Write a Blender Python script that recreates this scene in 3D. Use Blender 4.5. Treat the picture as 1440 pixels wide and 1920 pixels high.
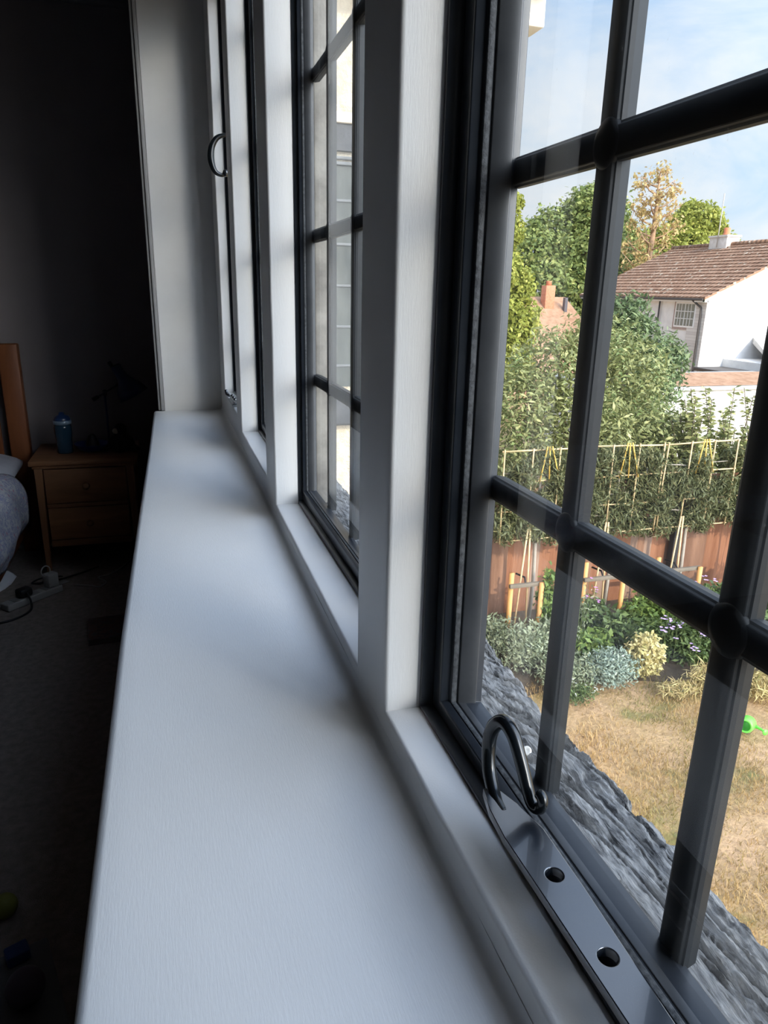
import bpy, bmesh, math, random
import numpy as np
from mathutils import Vector, Matrix

C = bpy.context.scene.collection
SC = bpy.context.scene
for o in list(bpy.data.objects):
    bpy.data.objects.remove(o)

# ------------------------------------------------------------------ camera, light, exposure
cam = bpy.data.cameras.new('camera')
cam.sensor_fit = 'VERTICAL'
cam.sensor_height = 36.0
cam.lens = 24.868
cam.clip_start = 0.01
cam.clip_end = 500
co = bpy.data.objects.new('camera', cam)
C.objects.link(co)
R = ((0.9565894, -0.0678530, 0.2834301), (-0.2906817, -0.2921921, 0.9111136), (0.0209942, -0.9539496, -0.2992315))
co.matrix_world = Matrix(((R[0][0], -R[0][1], -R[0][2], 0), (R[1][0], -R[1][1], -R[1][2], 0),
                          (R[2][0], -R[2][1], -R[2][2], 0), (0, 0, 0, 1)))
SC.camera = co

SUN_DIR = Vector((0.16, -0.82, 0.50)).normalized()      # towards the sun
SUN_POWER = 2.6
SKY_GAIN = 0.60
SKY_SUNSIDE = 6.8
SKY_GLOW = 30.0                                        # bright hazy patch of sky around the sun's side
SC.view_settings.view_transform = 'Standard'
SC.view_settings.look = 'None'
SC.view_settings.gamma = 1
SC.view_settings.exposure = 0.5
SC.cycles.use_denoising = True
SC.cycles.max_bounces = 10
SC.cycles.diffuse_bounces = 6
SC.cycles.transparent_max_bounces = 24
SC.cycles.sample_clamp_indirect = 6

world = bpy.data.worlds.new('sky')
SC.world = world
world.use_nodes = True
nt = world.node_tree
nt.nodes.clear()


class NB:
    """tiny node-building helper"""
    def __init__(s, tree): s.t = tree
    def n(s, typ, **kw):
        nd = s.t.nodes.new(typ)
        ins = kw.pop('ins', {})
        for k, v in kw.items(): setattr(nd, k, v)
        for k, v in ins.items():
            if isinstance(v, bpy.types.NodeSocket): s.t.links.new(v, nd.inputs[k])
            else: nd.inputs[k].default_value = v
        return nd
    def math(s, op, a, b=0.0, clamp=False):
        return s.n('ShaderNodeMath', operation=op, use_clamp=clamp, ins={0: a, 1: b}).outputs[0]
    def mix(s, f, a, b):
        nd = s.t.nodes.new('ShaderNodeMix'); nd.data_type = 'RGBA'
        for k, v in ((0, f), (6, a), (7, b)):
            if isinstance(v, bpy.types.NodeSocket): s.t.links.new(v, nd.inputs[k])
            else: nd.inputs[k].default_value = v
        return nd.outputs[2]
    def ramp(s, f, stops, interp='LINEAR'):
        nd = s.t.nodes.new('ShaderNodeValToRGB'); s.t.links.new(f, nd.inputs[0])
        cr = nd.color_ramp; cr.interpolation = interp
        while len(cr.elements) < len(stops): cr.elements.new(0.5)
        for e, (p, c) in zip(cr.elements, stops):
            e.position = p; e.color = c if len(c) == 4 else (*c, 1)
        return nd.outputs[0]
    def noise(s, vec, scale, detail=4, rough=0.55, dist=0.0):
        ins = {'Scale': scale, 'Detail': detail, 'Roughness': rough, 'Distortion': dist}
        if vec is not None: ins['Vector'] = vec
        return s.n('ShaderNodeTexNoise', ins=ins).outputs[0]


w = NB(nt)
tc = w.n('ShaderNodeTexCoord').outputs['Generated']
sep = w.n('ShaderNodeSeparateXYZ', ins={0: tc})
el = sep.outputs[2]
grad = w.ramp(w.math('ADD', el, 0.0, True), [(0.0, (0.80, 0.90, 1.0)), (0.12, (0.60, 0.79, 0.98)), (0.4, (0.36, 0.58, 0.92)), (1.0, (0.22, 0.42, 0.85))])
flat = w.n('ShaderNodeCombineXYZ', ins={0: w.math('DIVIDE', sep.outputs[0], w.math('ADD', el, 0.22)),
                                         1: w.math('DIVIDE', sep.outputs[1], w.math('ADD', el, 0.22)), 2: 0.0})
cl = w.noise(flat.outputs[0], 1.15, 9, 0.62, 0.6)
cover = w.ramp(cl, [(0.36, (0.05,) * 3), (0.52, (0.62,) * 3), (0.66, (1,) * 3)])
skyc = w.mix(cover, grad, (0.93, 0.96, 1.0, 1))
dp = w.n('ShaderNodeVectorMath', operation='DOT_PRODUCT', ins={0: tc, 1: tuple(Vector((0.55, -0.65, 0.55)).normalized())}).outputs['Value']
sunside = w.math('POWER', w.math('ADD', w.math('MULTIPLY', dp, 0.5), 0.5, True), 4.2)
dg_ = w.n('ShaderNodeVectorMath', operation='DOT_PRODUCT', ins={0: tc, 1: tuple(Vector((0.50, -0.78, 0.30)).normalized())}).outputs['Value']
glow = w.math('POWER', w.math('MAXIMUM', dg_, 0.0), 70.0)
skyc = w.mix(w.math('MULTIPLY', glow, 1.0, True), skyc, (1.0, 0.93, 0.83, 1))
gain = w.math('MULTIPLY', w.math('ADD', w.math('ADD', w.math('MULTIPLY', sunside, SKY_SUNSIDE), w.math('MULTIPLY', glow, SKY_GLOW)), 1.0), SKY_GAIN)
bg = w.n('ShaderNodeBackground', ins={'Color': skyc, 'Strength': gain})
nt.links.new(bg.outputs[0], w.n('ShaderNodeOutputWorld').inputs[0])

sl = bpy.data.lights.new('sun', 'SUN')
sl.energy = SUN_POWER
sl.angle = math.radians(0.6)
sl.color = (1.0, 0.86, 0.64)
so = bpy.data.objects.new('sun', sl)
C.objects.link(so)
so.rotation_euler = SUN_DIR.to_track_quat('Z', 'Y').to_euler()

# ------------------------------------------------------------------ numpy noise
_rng = np.random.RandomState(7)
_tab = _rng.rand(64, 64, 64).astype(np.float32)


def vnoise(x, y, z):
    xi = np.floor(x).astype(int); yi = np.floor(y).astype(int); zi = np.floor(z).astype(int)
    fx, fy, fz = x - xi, y - yi, z - zi
    fx = fx * fx * (3 - 2 * fx); fy = fy * fy * (3 - 2 * fy); fz = fz * fz * (3 - 2 * fz)
    r = 0
    for dx in (0, 1):
        for dy in (0, 1):
            for dz in (0, 1):
                r = r + _tab[(xi + dx) % 64, (yi + dy) % 64, (zi + dz) % 64] * \
                    (fx if dx else 1 - fx) * (fy if dy else 1 - fy) * (fz if dz else 1 - fz)
    return r


def fbm(x, y, z, oc=4):
    a, s, r, t = 1.0, 1.0, 0, 0
    for i in range(oc):
        r = r + a * vnoise(x * s + 13.1 * i, y * s + 5.7 * i, z * s + 9.2 * i); t += a
        a *= 0.5; s *= 2.03
    return r / t


# ------------------------------------------------------------------ materials
MATS = {}


def mat(name, col=(0.5, 0.5, 0.5), rough=0.5, metal=0.0, spec=0.5, build=None, trans=0.0, coat=0.0):
    if name in MATS: return MATS[name]
    m = bpy.data.materials.new(name); m.use_nodes = True
    t = m.node_tree; b = t.nodes['Principled BSDF']
    b.inputs['Base Color'].default_value = (*col, 1)
    b.inputs['Roughness'].default_value = rough
    b.inputs['Metallic'].default_value = metal
    b.inputs['Specular IOR Level'].default_value = spec
    b.inputs['Coat Weight'].default_value = coat
    if build: build(NB(t), b, t)
    MATS[name] = m
    return m


def noisy(name, c1, c2, scale=5, rough=0.7, bump=0.0, bscale=None, stretch=(1, 1, 1), detail=6, spec=0.3, lo=0.35, hi=0.65, dist=0.0, bdist=0.01, coat=0.0):
    def bld(nb, b, t):
        tc = nb.n('ShaderNodeTexCoord').outputs['Object']
        mp = nb.n('ShaderNodeMapping', ins={'Vector': tc, 'Scale': stretch}).outputs[0]
        n1 = nb.noise(mp, scale, detail, 0.6, dist)
        t.links.new(nb.ramp(n1, [(lo, c1), (hi, c2)]), b.inputs['Base Color'])
        if bump:
            n2 = nb.noise(mp, bscale or scale * 3, 5, 0.6, dist)
            bp = nb.n('ShaderNodeBump', ins={'Height': n2, 'Strength': bump, 'Distance': bdist})
            t.links.new(bp.outputs[0], b.inputs['Normal'])
    return mat(name, c1, rough, 0, spec, bld, coat=coat)


def leafmat(name, c1, c2, scale=3.0, rough=0.55, tr=0.35, c3=None):
    """two-sided leaf with some translucency; colour varies leaf to leaf"""
    if name in MATS: return MATS[name]
    m = bpy.data.materials.new(name); m.use_nodes = True
    t = m.node_tree; t.nodes.clear(); nb = NB(t)
    at = nb.n('ShaderNodeAttribute', attribute_name='leafrand').outputs['Fac']
    stops = [(0.0, c1), (1.0, c2)] if c3 is None else [(0.0, c1), (0.6, c2), (1.0, c3)]
    col = nb.ramp(at, stops)
    d = nb.n('ShaderNodeBsdfPrincipled', ins={'Base Color': col, 'Roughness': rough, 'Specular IOR Level': 0.3})
    tl = nb.n('ShaderNodeBsdfTranslucent', ins={'Color': col})
    mx = nb.n('ShaderNodeMixShader', ins={0: tr, 1: d.outputs[0], 2: tl.outputs[0]})
    t.links.new(mx.outputs[0], nb.n('ShaderNodeOutputMaterial').inputs[0])
    MATS[name] = m
    return m


def glassmat(name='window_glass', tint=(0.97, 0.985, 0.98), dirt=0.009):
    if name in MATS: return MATS[name]
    m = bpy.data.materials.new(name); m.use_nodes = True
    t = m.node_tree; t.nodes.clear(); nb = NB(t)
    tr = nb.n('ShaderNodeBsdfTransparent', ins={'Color': (*tint, 1)})
    gl = nb.n('ShaderNodeBsdfGlossy', ins={'Color': (1, 1, 1, 1), 'Roughness': 0.015})
    fr = nb.n('ShaderNodeFresnel', ins={'IOR': 1.5}).outputs[0]
    fr2 = nb.math('MULTIPLY', fr, 0.85, True)
    mx = nb.n('ShaderNodeMixShader', ins={0: fr2, 1: tr.outputs[0], 2: gl.outputs[0]})
    # thin film of dust and specks on the pane
    tc = nb.n('ShaderNodeTexCoord').outputs['Object']
    n1 = nb.noise(tc, 9, 5, 0.6)
    n2 = nb.noise(tc, 240, 2, 0.5)
    sp = nb.ramp(n2, [(0.70, (0, 0, 0)), (0.80, (0.35, 0.35, 0.35))])
    dm = nb.math('ADD', nb.math('MULTIPLY', n1, dirt * 2), nb.math('MULTIPLY', sp, 0.25), True)
    df = nb.n('ShaderNodeBsdfDiffuse', ins={'Color': (0.8, 0.82, 0.84, 1)})
    dt = nb.n('ShaderNodeBsdfTranslucent', ins={'Color': (0.8, 0.82, 0.84, 1)})
    dd = nb.n('ShaderNodeMixShader', ins={0: 0.5, 1: df.outputs[0], 2: dt.outputs[0]})
    m2 = nb.n('ShaderNodeMixShader', ins={0: dm, 1: mx.outputs[0], 2: dd.outputs[0]})
    t.links.new(m2.outputs[0], nb.n('ShaderNodeOutputMaterial').inputs[0])
    MATS[name] = m
    return m


def bld_paint(col, sc=(1, 1, 1), var=0.04):
    def f(nb, b, t):
        tc = nb.n('ShaderNodeTexCoord').outputs['Object']
        mp = nb.n('ShaderNodeMapping', ins={'Vector': tc, 'Scale': sc}).outputs[0]
        n1 = nb.noise(tc, 3, 4, 0.6)
        c2 = tuple(c * (1 - var) for c in col)
        t.links.new(nb.ramp(n1, [(0.3, c2), (0.7, col)]), b.inputs['Base Color'])
        n2 = nb.noise(mp, 60, 5, 0.65)
        n3 = nb.noise(tc, 6, 3, 0.5)
        h = nb.math('ADD', nb.math('MULTIPLY', n2, 0.5), nb.math('MULTIPLY', n3, 1.2))
        bp = nb.n('ShaderNodeBump', ins={'Height': h, 'Strength': 0.35, 'Distance': 0.0012})
        t.links.new(bp.outputs[0], b.inputs['Normal'])
    return f


M_WHITE_SILL = mat('white_gloss_sill', rough=0.34, spec=0.5, build=bld_paint((0.80, 0.80, 0.79), (9, 1, 9)))
M_WHITE = mat('white_gloss_frame', rough=0.36, spec=0.5, build=bld_paint((0.80, 0.79, 0.77), (9, 9, 1)))
M_STEEL = noisy('black_frame_paint', (0.010, 0.013, 0.018), (0.018, 0.021, 0.026), 30, 0.30, 0.12, 120, spec=0.5, bdist=0.0006)
M_BAR = noisy('black_bar_paint', (0.008, 0.010, 0.012), (0.013, 0.015, 0.017), 40, 0.50, 0.15, 90, spec=0.32, bdist=0.0006)
M_GASKET = noisy('putty_line', (0.02, 0.022, 0.025), (0.07, 0.075, 0.08), 180, 0.6, 0.8, 300, spec=0.4, bdist=0.001)
M_BEAD = noisy('grey_bead_paint', (0.026, 0.028, 0.031), (0.042, 0.044, 0.047), 25, 0.34, 0.15, 90, spec=0.55, bdist=0.0006)
M_IRON = noisy('glossy_black_iron', (0.008, 0.011, 0.017), (0.012, 0.016, 0.022), 50, 0.24, 0.05, 160, spec=0.75, bdist=0.0004, coat=0.5)
M_IRON.node_tree.nodes['Principled BSDF'].inputs['IOR'].default_value = 1.85
M_IRON.node_tree.nodes['Principled BSDF'].inputs['Coat IOR'].default_value = 1.7
M_HOOK = noisy('glossy_black_hook', (0.005, 0.007, 0.009), (0.008, 0.011, 0.013), 50, 0.22, 0.05, 160, spec=0.5, bdist=0.0004, coat=0.2)
M_CHROME = mat('worn_steel', (0.45, 0.46, 0.47), 0.3, 1.0)
M_GLASS = glassmat()
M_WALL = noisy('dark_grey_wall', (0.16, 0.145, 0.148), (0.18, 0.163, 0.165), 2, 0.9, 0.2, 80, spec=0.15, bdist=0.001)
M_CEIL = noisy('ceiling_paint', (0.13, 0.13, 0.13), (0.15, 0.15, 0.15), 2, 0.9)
M_CARPET = noisy('grey_beige_carpet', (0.19, 0.165, 0.145), (0.26, 0.23, 0.205), 40, 0.95, 0.8, 300, spec=0.1, bdist=0.003)
M_PLASTER = noisy('cream_plaster', (0.76, 0.75, 0.73), (0.82, 0.81, 0.79), 4, 0.7, 0.3, 40, bdist=0.001)


def wood(name, c1, c2, axis='z', sc=14, rough=0.45):
    st = {'x': (0.12, 1, 1), 'y': (1, 0.12, 1), 'z': (1, 1, 0.12)}[axis]
    return noisy(name, c1, c2, sc, rough, 0.25, sc * 3, st, 7, 0.35, 0.3, 0.7, 1.2, 0.002)


M_PINE = wood('orange_pine', (0.11, 0.034, 0.012), (0.19, 0.065, 0.024), 'z')
M_OAKX = wood('nightstand_wood', (0.13, 0.060, 0.028), (0.22, 0.105, 0.05), 'x')
M_OAKZ = wood('nightstand_wood_upright', (0.14, 0.066, 0.032), (0.22, 0.105, 0.05), 'z')


# ------------------------------------------------------------------ mesh helpers
def tag(o, label=None, cat=None, group=None, kind=None):
    if label: o['label'] = label
    if cat: o['category'] = cat
    if group: o['group'] = group
    if kind: o['kind'] = kind
    return o


def empty(name, loc=(0, 0, 0), rz=0.0):
    o = bpy.data.objects.new(name, None); C.objects.link(o)
    o.empty_display_size = 0.05
    o.location = loc; o.rotation_euler = (0, 0, rz)
    return o


def mk(name, verts, faces, m, parent=None, smooth=False, attr=None):
    me = bpy.data.meshes.new(name)
    if isinstance(verts, np.ndarray) and isinstance(faces, np.ndarray):
        nv, nf, k = len(verts), len(faces), faces.shape[1]
        me.vertices.add(nv); me.vertices.foreach_set('co', verts.astype(np.float32).ravel())
        me.loops.add(nf * k); me.loops.foreach_set('vertex_index', faces.astype(np.int32).ravel())
        me.polygons.add(nf); me.polygons.foreach_set('loop_start', np.arange(0, nf * k, k, dtype=np.int32))
        me.update(calc_edges=True)
        me.validate()
    else:
        me.from_pydata([tuple(v) for v in verts], [], faces); me.update()
    if attr is not None:
        a = me.attributes.new('leafrand', 'FLOAT', 'POINT'); a.data.foreach_set('value', attr.astype(np.float32))
    if smooth: me.polygons.foreach_set('use_smooth', [True] * len(me.polygons))
    me.materials.append(m)
    o = bpy.data.objects.new(name, me); C.objects.link(o)
    if parent: o.parent = parent
    return o


def finish(bm, name, m, parent=None, smooth=False, bevel=0.0, seg=2, angle=35):
    bmesh.ops.recalc_face_normals(bm, faces=bm.faces)
    if bevel:
        ed = [e for e in bm.edges if len(e.link_faces) == 2 and e.calc_face_angle(0) > math.radians(angle)]
        bmesh.ops.bevel(bm, geom=ed, offset=bevel, segments=seg, profile=0.5, affect='EDGES', clamp_overlap=True)
    me = bpy.data.meshes.new(name); bm.to_mesh(me); bm.free()
    if smooth:
        me.polygons.foreach_set('use_smooth', [True] * len(me.polygons))
    me.materials.append(m)
    o = bpy.data.objects.new(name, me); C.objects.link(o)
    if smooth and bevel:
        try: me.set_sharp_from_angle(angle=math.radians(50))
        except Exception: pass
    if parent: o.parent = parent
    return o


def bx(bm, x0, x1, y0, y1, z0, z1, M=None):
    vs = [bm.verts.new((x, y, z)) for x in (x0, x1) for y in (y0, y1) for z in (z0, z1)]
    for f in ((0, 1, 3, 2), (4, 6, 7, 5), (0, 4, 5, 1), (2, 3, 7, 6), (0, 2, 6, 4), (1, 5, 7, 3)):
        bm.faces.new([vs[i] for i in f])
    if M is not None:
        for v in vs: v.co = M @ v.co
    return vs


def box(name, m, dims, parent=None, bevel=0.0, seg=2, M=None):
    bm = bmesh.new(); bx(bm, *dims, M=M)
    return finish(bm, name, m, parent, bevel=bevel, seg=seg, smooth=bevel > 0)


def tube(bm, pts, rad, n=10, cap=True, flat=1.0):
    """swept tube through pts; rad number or list; returns nothing"""
    P = [Vector(p) for p in pts]
    rings = []
    up = Vector((0, 0, 1))
    prev = None
    for i, p in enumerate(P):
        d = (P[min(i + 1, len(P) - 1)] - P[max(i - 1, 0)]).normalized()
        if prev is None:
            a = d.cross(up if abs(d.z) < 0.95 else Vector((1, 0, 0))).normalized()
        else:
            a = (prev - d * prev.dot(d)).normalized()
        prev = a
        b = d.cross(a)
        r = rad[i] if isinstance(rad, (list, tuple)) else rad
        rings.append([bm.verts.new(p + (a * math.cos(t) + b * math.sin(t) * flat) * r) for t in [2 * math.pi * k / n for k in range(n)]])
    for r0, r1 in zip(rings, rings[1:]):
        for k in range(n):
            bm.faces.new((r0[k], r0[(k + 1) % n], r1[(k + 1) % n], r1[k]))
    if cap:
        bm.faces.new(rings[0][::-1]); bm.faces.new(rings[-1])


def tubeobj(name, m, pts, rad, parent=None, n=10, flat=1.0):
    bm = bmesh.new(); tube(bm, pts, rad, n, True, flat)
    return finish(bm, name, m, parent, smooth=True)


def lathe(bm, prof, n=28, M=None):
    """prof: list of (r, z)"""
    rings = []
    for r, z in prof:
        if r < 1e-6: rings.append([bm.verts.new((0, 0, z))])
        else: rings.append([bm.verts.new((r * math.cos(2 * math.pi * k / n), r * math.sin(2 * math.pi * k / n), z)) for k in range(n)])
    for a, b in zip(rings, rings[1:]):
        for k in range(n):
            va = [a[k % len(a)], a[(k + 1) % len(a)]] if len(a) > 1 else [a[0]]
            vb = [b[(k + 1) % len(b)], b[k % len(b)]] if len(b) > 1 else [b[0]]
            f = va + vb
            if len(f) >= 3: bm.faces.new(f)
    if M is not None:
        for rg in rings:
            for v in rg: v.co = M @ v.co


def latheobj(name, m, prof, parent=None, n=28, M=None):
    bm = bmesh.new(); lathe(bm, prof, n, M)
    return finish(bm, name, m, parent, smooth=True)


def catmull(pts, k=6):
    P = [Vector(p) for p in pts]; out = []
    for i in range(len(P) - 1):
        p0, p1, p2, p3 = P[max(i - 1, 0)], P[i], P[i + 1], P[min(i + 2, len(P) - 1)]
        for j in range(k):
            t = j / k
            out.append(0.5 * ((2 * p1) + (p2 - p0) * t + (2 * p0 - 5 * p1 + 4 * p2 - p3) * t * t + (3 * p1 - p0 - 3 * p2 + p3) * t ** 3))
    out.append(P[-1])
    return out


# =================================================================== HOUSE SHELL
GZ = -4.2          # garden level
FZ = -1.35         # bedroom floor
CZ = 1.235         # ceiling
XF, XK, XO = 0.208, 0.248, 0.3055
SILL = -0.487
# windows: near y, far y, bottom z, top z, x shift, frame set-back, frame depth scale, jamb width scale, rail height scale
WIN = [(-1.55, -0.90, -0.4465, 0.96, 0.0, 0, 1, 1, 1),
       (-0.245, 0.650, -0.4465, 0.96, 0.0, 0, 1, 1, 1),
       (0.770, 1.488, -0.4550, 0.96, 0.0, .016, .68, .36, 1.40),
       (1.627, 2.190, -0.427, 0.96, 0.002, .016, .68, .75, 1.2),
       (2.320, 2.815, -0.392, 0.96, 0.002, .003, .90, .80, 1.1)]


def bow(y):
    return np.interp(np.asarray(y, float), [0.77, 1.49, 2.2, 3.0], [0.0, 0.0055, 0.0075, 0.0115])


def timber_frame():
    ys = sorted({-2.0, 3.0} | {w[0] for w in WIN} | {w[1] for w in WIN})
    zs = sorted({-0.62, CZ} | {w[2] for w in WIN} | {w[3] for w in WIN})
    bm = bmesh.new()
    cache = {}
    def V(x, y, z):
        k = (round(x, 5), round(y, 5), round(z, 5))
        if k not in cache: cache[k] = bm.verts.new((x, y, z))
        return cache[k]
    def solid(i, j):
        if i < 0 or j < 0 or i >= len(ys) - 1 or j >= len(zs) - 1: return None
        y = (ys[i] + ys[i + 1]) / 2; z = (zs[j] + zs[j + 1]) / 2
        return not any(w[0] < y < w[1] and w[2] < z < w[3] for w in WIN)
    for i in range(len(ys) - 1):
        for j in range(len(zs) - 1):
            if not solid(i, j): continue
            a, b, c, d = ys[i], ys[i + 1], zs[j], zs[j + 1]
            bm.faces.new((V(XF, a, c), V(XF, a, d), V(XF, b, d), V(XF, b, c)))
            bm.faces.new((V(XO, a, c), V(XO, b, c), V(XO, b, d), V(XO, a, d)))
            for (di, dj, p, q) in ((-1, 0, (a, c), (a, d)), (1, 0, (b, d), (b, c)), (0, -1, (b, c), (a, c)), (0, 1, (a, d), (b, d))):
                if not solid(i + di, j + dj):
                    bm.faces.new((V(XF, *p), V(XO, *p), V(XO, *q), V(XF, *q)))
    bmesh.ops.recalc_face_normals(bm, faces=bm.faces)
    # cut along y and z so that the hand-painted waviness can be modelled
    ed = [e for e in bm.edges if len(e.link_faces) == 2 and e.calc_face_angle(0) > 0.6 and
          all(abs(v.co.x - XF) < 1e-4 for v in e.verts) and all(-1.99 < v.co.y < 2.99 or abs(v.co.z) < 0.97 for v in e.verts)]
    bmesh.ops.bevel(bm, geom=ed, offset=0.0045, segments=3, profile=0.5, affect='EDGES', clamp_overlap=True)
    for k in range(1, 90):
        y = -2.0 + 5.0 * k / 90
        g = bm.verts[:] + bm.edges[:] + bm.faces[:]
        bmesh.ops.bisect_plane(bm, geom=g, plane_co=(0, y, 0), plane_no=(0, 1, 0), dist=1e-5)
    for k in range(1, 24):
        z = -0.60 + 1.75 * k / 24
        g = bm.verts[:] + bm.edges[:] + bm.faces[:]
        bmesh.ops.bisect_plane(bm, geom=g, plane_co=(0, 0, z), plane_no=(0, 0, 1), dist=1e-5)
    for v in bm.verts:
        x, y, z = v.co
        n = float(fbm(np.float64(x * 12 + 40), np.float64(y * 12 + 40), np.float64(z * 12 + 40), 2)) - 0.5
        if x < 0.24:
            v.co.x += n * 0.0022
            v.co.z += n * 0.0020
        if x < 0.25: v.co.x += float(bow(y))
    o = finish(bm, 'trim_1', M_WHITE, smooth=True)
    o.data.set_sharp_from_angle(angle=math.radians(38))
    tag(o, 'white painted timber mullions, rails and reveals holding the row of windows', kind='structure')


timber_frame()


def sill():
    """board with a slightly wandering room-side edge, caulked fillet at the window side"""
    ys = np.concatenate([np.linspace(-2.0, 0.0, 20), np.linspace(0.05, 3.0, 90)])
    ex = np.interp(ys, [-2, 0.40, 0.98, 1.65, 2.3, 3.04], [-0.094, -0.092, -0.088, -0.076, -0.063, -0.052])
    T = 0.034
    prof_n = 26
    V = []
    for i, y in enumerate(ys):
        e = ex[i]
        row = [(e + 0.006, y, SILL - T), (e + 0.001, y, SILL - T + 0.005), (e, y, SILL - 0.010)]
        for a in (25, 50, 75, 90):
            t = math.radians(a)
            row.append((e + 0.010 - 0.010 * math.cos(t), y, SILL - 0.010 + 0.010 * math.sin(t)))
        xs = np.linspace(e + 0.03, 0.19, 14)
        for x in xs: row.append((x, y, SILL))
        bo = float(bow(y))
        for x, dz in ((0.198, 0.0012), (0.2035, 0.0045), (0.2065, 0.010), (0.2078, 0.017)):
            row.append((x + bo, y, SILL + dz))
        row.append((0.214 + bo, y, SILL + 0.017)); row.append((0.214 + bo, y, SILL - T))
        V.append(row)
    A = np.array(V); ny, nx = A.shape[:2]
    n = fbm(A[:, :, 0] * 9 + 20, A[:, :, 1] * 9 + 20, A[:, :, 2] * 0 + 3.3, 3) - 0.5
    A[:, 3:-2, 2] += n[:, 3:-2] * 0.0016
    A[:, 18:-2, 0] += (n[:, 18:-2]) * 0.002
    idx = np.arange(ny * nx).reshape(ny, nx)
    F = []
    for k in range(nx):
        k2 = (k + 1) % nx
        F.append(np.stack([idx[:-1, k], idx[:-1, k2], idx[1:, k2], idx[1:, k]], 1))
    F = np.concatenate(F)
    o = mk('trim_2', A.reshape(-1, 3), F, M_WHITE_SILL, smooth=True)
    o.data.set_sharp_from_angle(angle=math.radians(60))
    tag(o, 'long white painted window sill board running below the row of windows', kind='structure')


sill()


# ---- walls
def struct(name, dims, m, label, bevel=0.0):
    o = box(name, m, dims, bevel=bevel)
    return tag(o, label, kind='structure')


struct('floor', (-3.4, 0.36, -2.6, 4.1, FZ - 0.2, FZ), M_CARPET, 'dark grey beige bedroom carpet')
struct('ceiling', (-3.4, 0.36, -2.6, 4.1, CZ, CZ + 0.15), M_CEIL, 'unlit bedroom ceiling')
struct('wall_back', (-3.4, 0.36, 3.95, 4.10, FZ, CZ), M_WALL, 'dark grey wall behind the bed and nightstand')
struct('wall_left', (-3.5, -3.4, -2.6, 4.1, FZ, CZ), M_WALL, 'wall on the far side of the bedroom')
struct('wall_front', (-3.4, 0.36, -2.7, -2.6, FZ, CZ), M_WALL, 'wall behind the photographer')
struct('wall_below_sill', (-0.035, XO, -2.0, 3.0, FZ, SILL - 0.036), M_PLASTER, 'wall under the window sill')
struct('wall_right', (-0.022, XO + 0.012, -2.6, -2.0, FZ, CZ), M_PLASTER, 'window wall behind the photographer')


def end_reveal():
    bm = bmesh.new()
    bx(bm, -0.010, XO + 0.012, 3.0, 3.95, FZ, CZ)
    o = finish(bm, 'wall_reveal', M_PLASTER, bevel=0.004, smooth=True)
    tag(o, 'pale plastered end of the window recess beyond the sill', kind='structure')
    t = empty('trim_3'); tag(t, 'narrow beaded architrave strip at the end of the window recess', kind='structure')
    m = noisy('grey_strip_paint', (0.30, 0.295, 0.29), (0.34, 0.335, 0.33), 5, 0.5)
    box('strip', m, (-0.0225, -0.0105, 2.996, 3.03, SILL + 0.002, CZ - 0.002), t, 0.0015)
    box('bead', m, (-0.0335, -0.0235, 3.004, 3.03, SILL + 0.002, CZ - 0.002), t, 0.0025)


end_reveal()
struct('baseboard_back', (-3.4, -0.03, 3.932, 3.95, FZ, FZ + 0.12), noisy('skirting_paint', (0.30, 0.29, 0.28), (0.34, 0.33, 0.32), 4, 0.5), 'painted skirting board along the dark back wall', 0.003)
struct('trim_4', (-3.4, -0.03, 3.90, 3.95, CZ - 0.045, CZ), M_CEIL, 'coving where the back wall meets the ceiling', 0.012)

# ---- metal windows
PROF_OUT = [(0.0, 0.0005, 0.0005), (0.0, .006, .005), (0.013, .007, .006), (0.0605, .007, .006), (0.0605, .0005, .0005)]
PROF_SASH = [(0.0135, .0085, .0073), (0.0135, .027, .0205), (0.0145, .0285, .0220), (0.0230, .0300, .0225),
             (0.0235, .0335, .0215), (0.027, .0345, .0215), (0.030, .035, .0225), (0.0565, .0415, .0225), (0.0565, .0085, .0073)]
PROF_BEAD = [(0.0305, .0345, .0215), (0.0310, .0372, .0236), (0.0485, .0420, .0212), (0.0500, .0420, .0205), (0.0500, .0345, .0205)]
PROF_PUTTY = [(0.0238, .0334, .0213), (0.0240, .0345, .0232), (0.0290, .0352, .0234), (0.0300, .0350, .0215)]


def frame_loop(name, m, prof, w, parent, n_wave=0):
    y0, y1, z0, z1, dx, xo, xs, ks, kz = w
    V = []; F = []
    N = len(prof)
    for (x, oy, oz) in prof:
        X = XK + dx + xo + x * xs
        oy, oz = oy * ks, oz * kz
        V += [(X, y0 + oy, z0 + oz), (X, y1 - oy, z0 + oz), (X, y1 - oy, z1 - oz), (X, y0 + oy, z1 - oz)]
    for i in range(N):
        j = (i + 1) % N
        if i == N - 1 and N < 3: break
        for k in range(4):
            F.append((i * 4 + k, i * 4 + (k + 1) % 4, j * 4 + (k + 1) % 4, j * 4 + k))
    bm = bmesh.new()
    vs = [bm.verts.new(v) for v in V]
    for f in F: bm.faces.new([vs[i] for i in f])
    return finish(bm, name, m, parent, bevel=0.0007, seg=2, smooth=True, angle=25)


def bar_prof(x0):
    return [(x0 + 0.0060, -0.0125), (x0 + 0.0022, -0.0122), (x0 + 0.0018, -0.0105), (x0 + 0.0003, -0.0097), (x0, -0.0090), (x0, 0.0090), (x0 + 0.0003, 0.0097), (x0 + 0.0018, 0.0105), (x0 + 0.0022, 0.0122), (x0 + 0.0060, 0.0125), (x0 + 0.014, 0.0105), (x0 + 0.014, -0.0105)]


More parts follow.
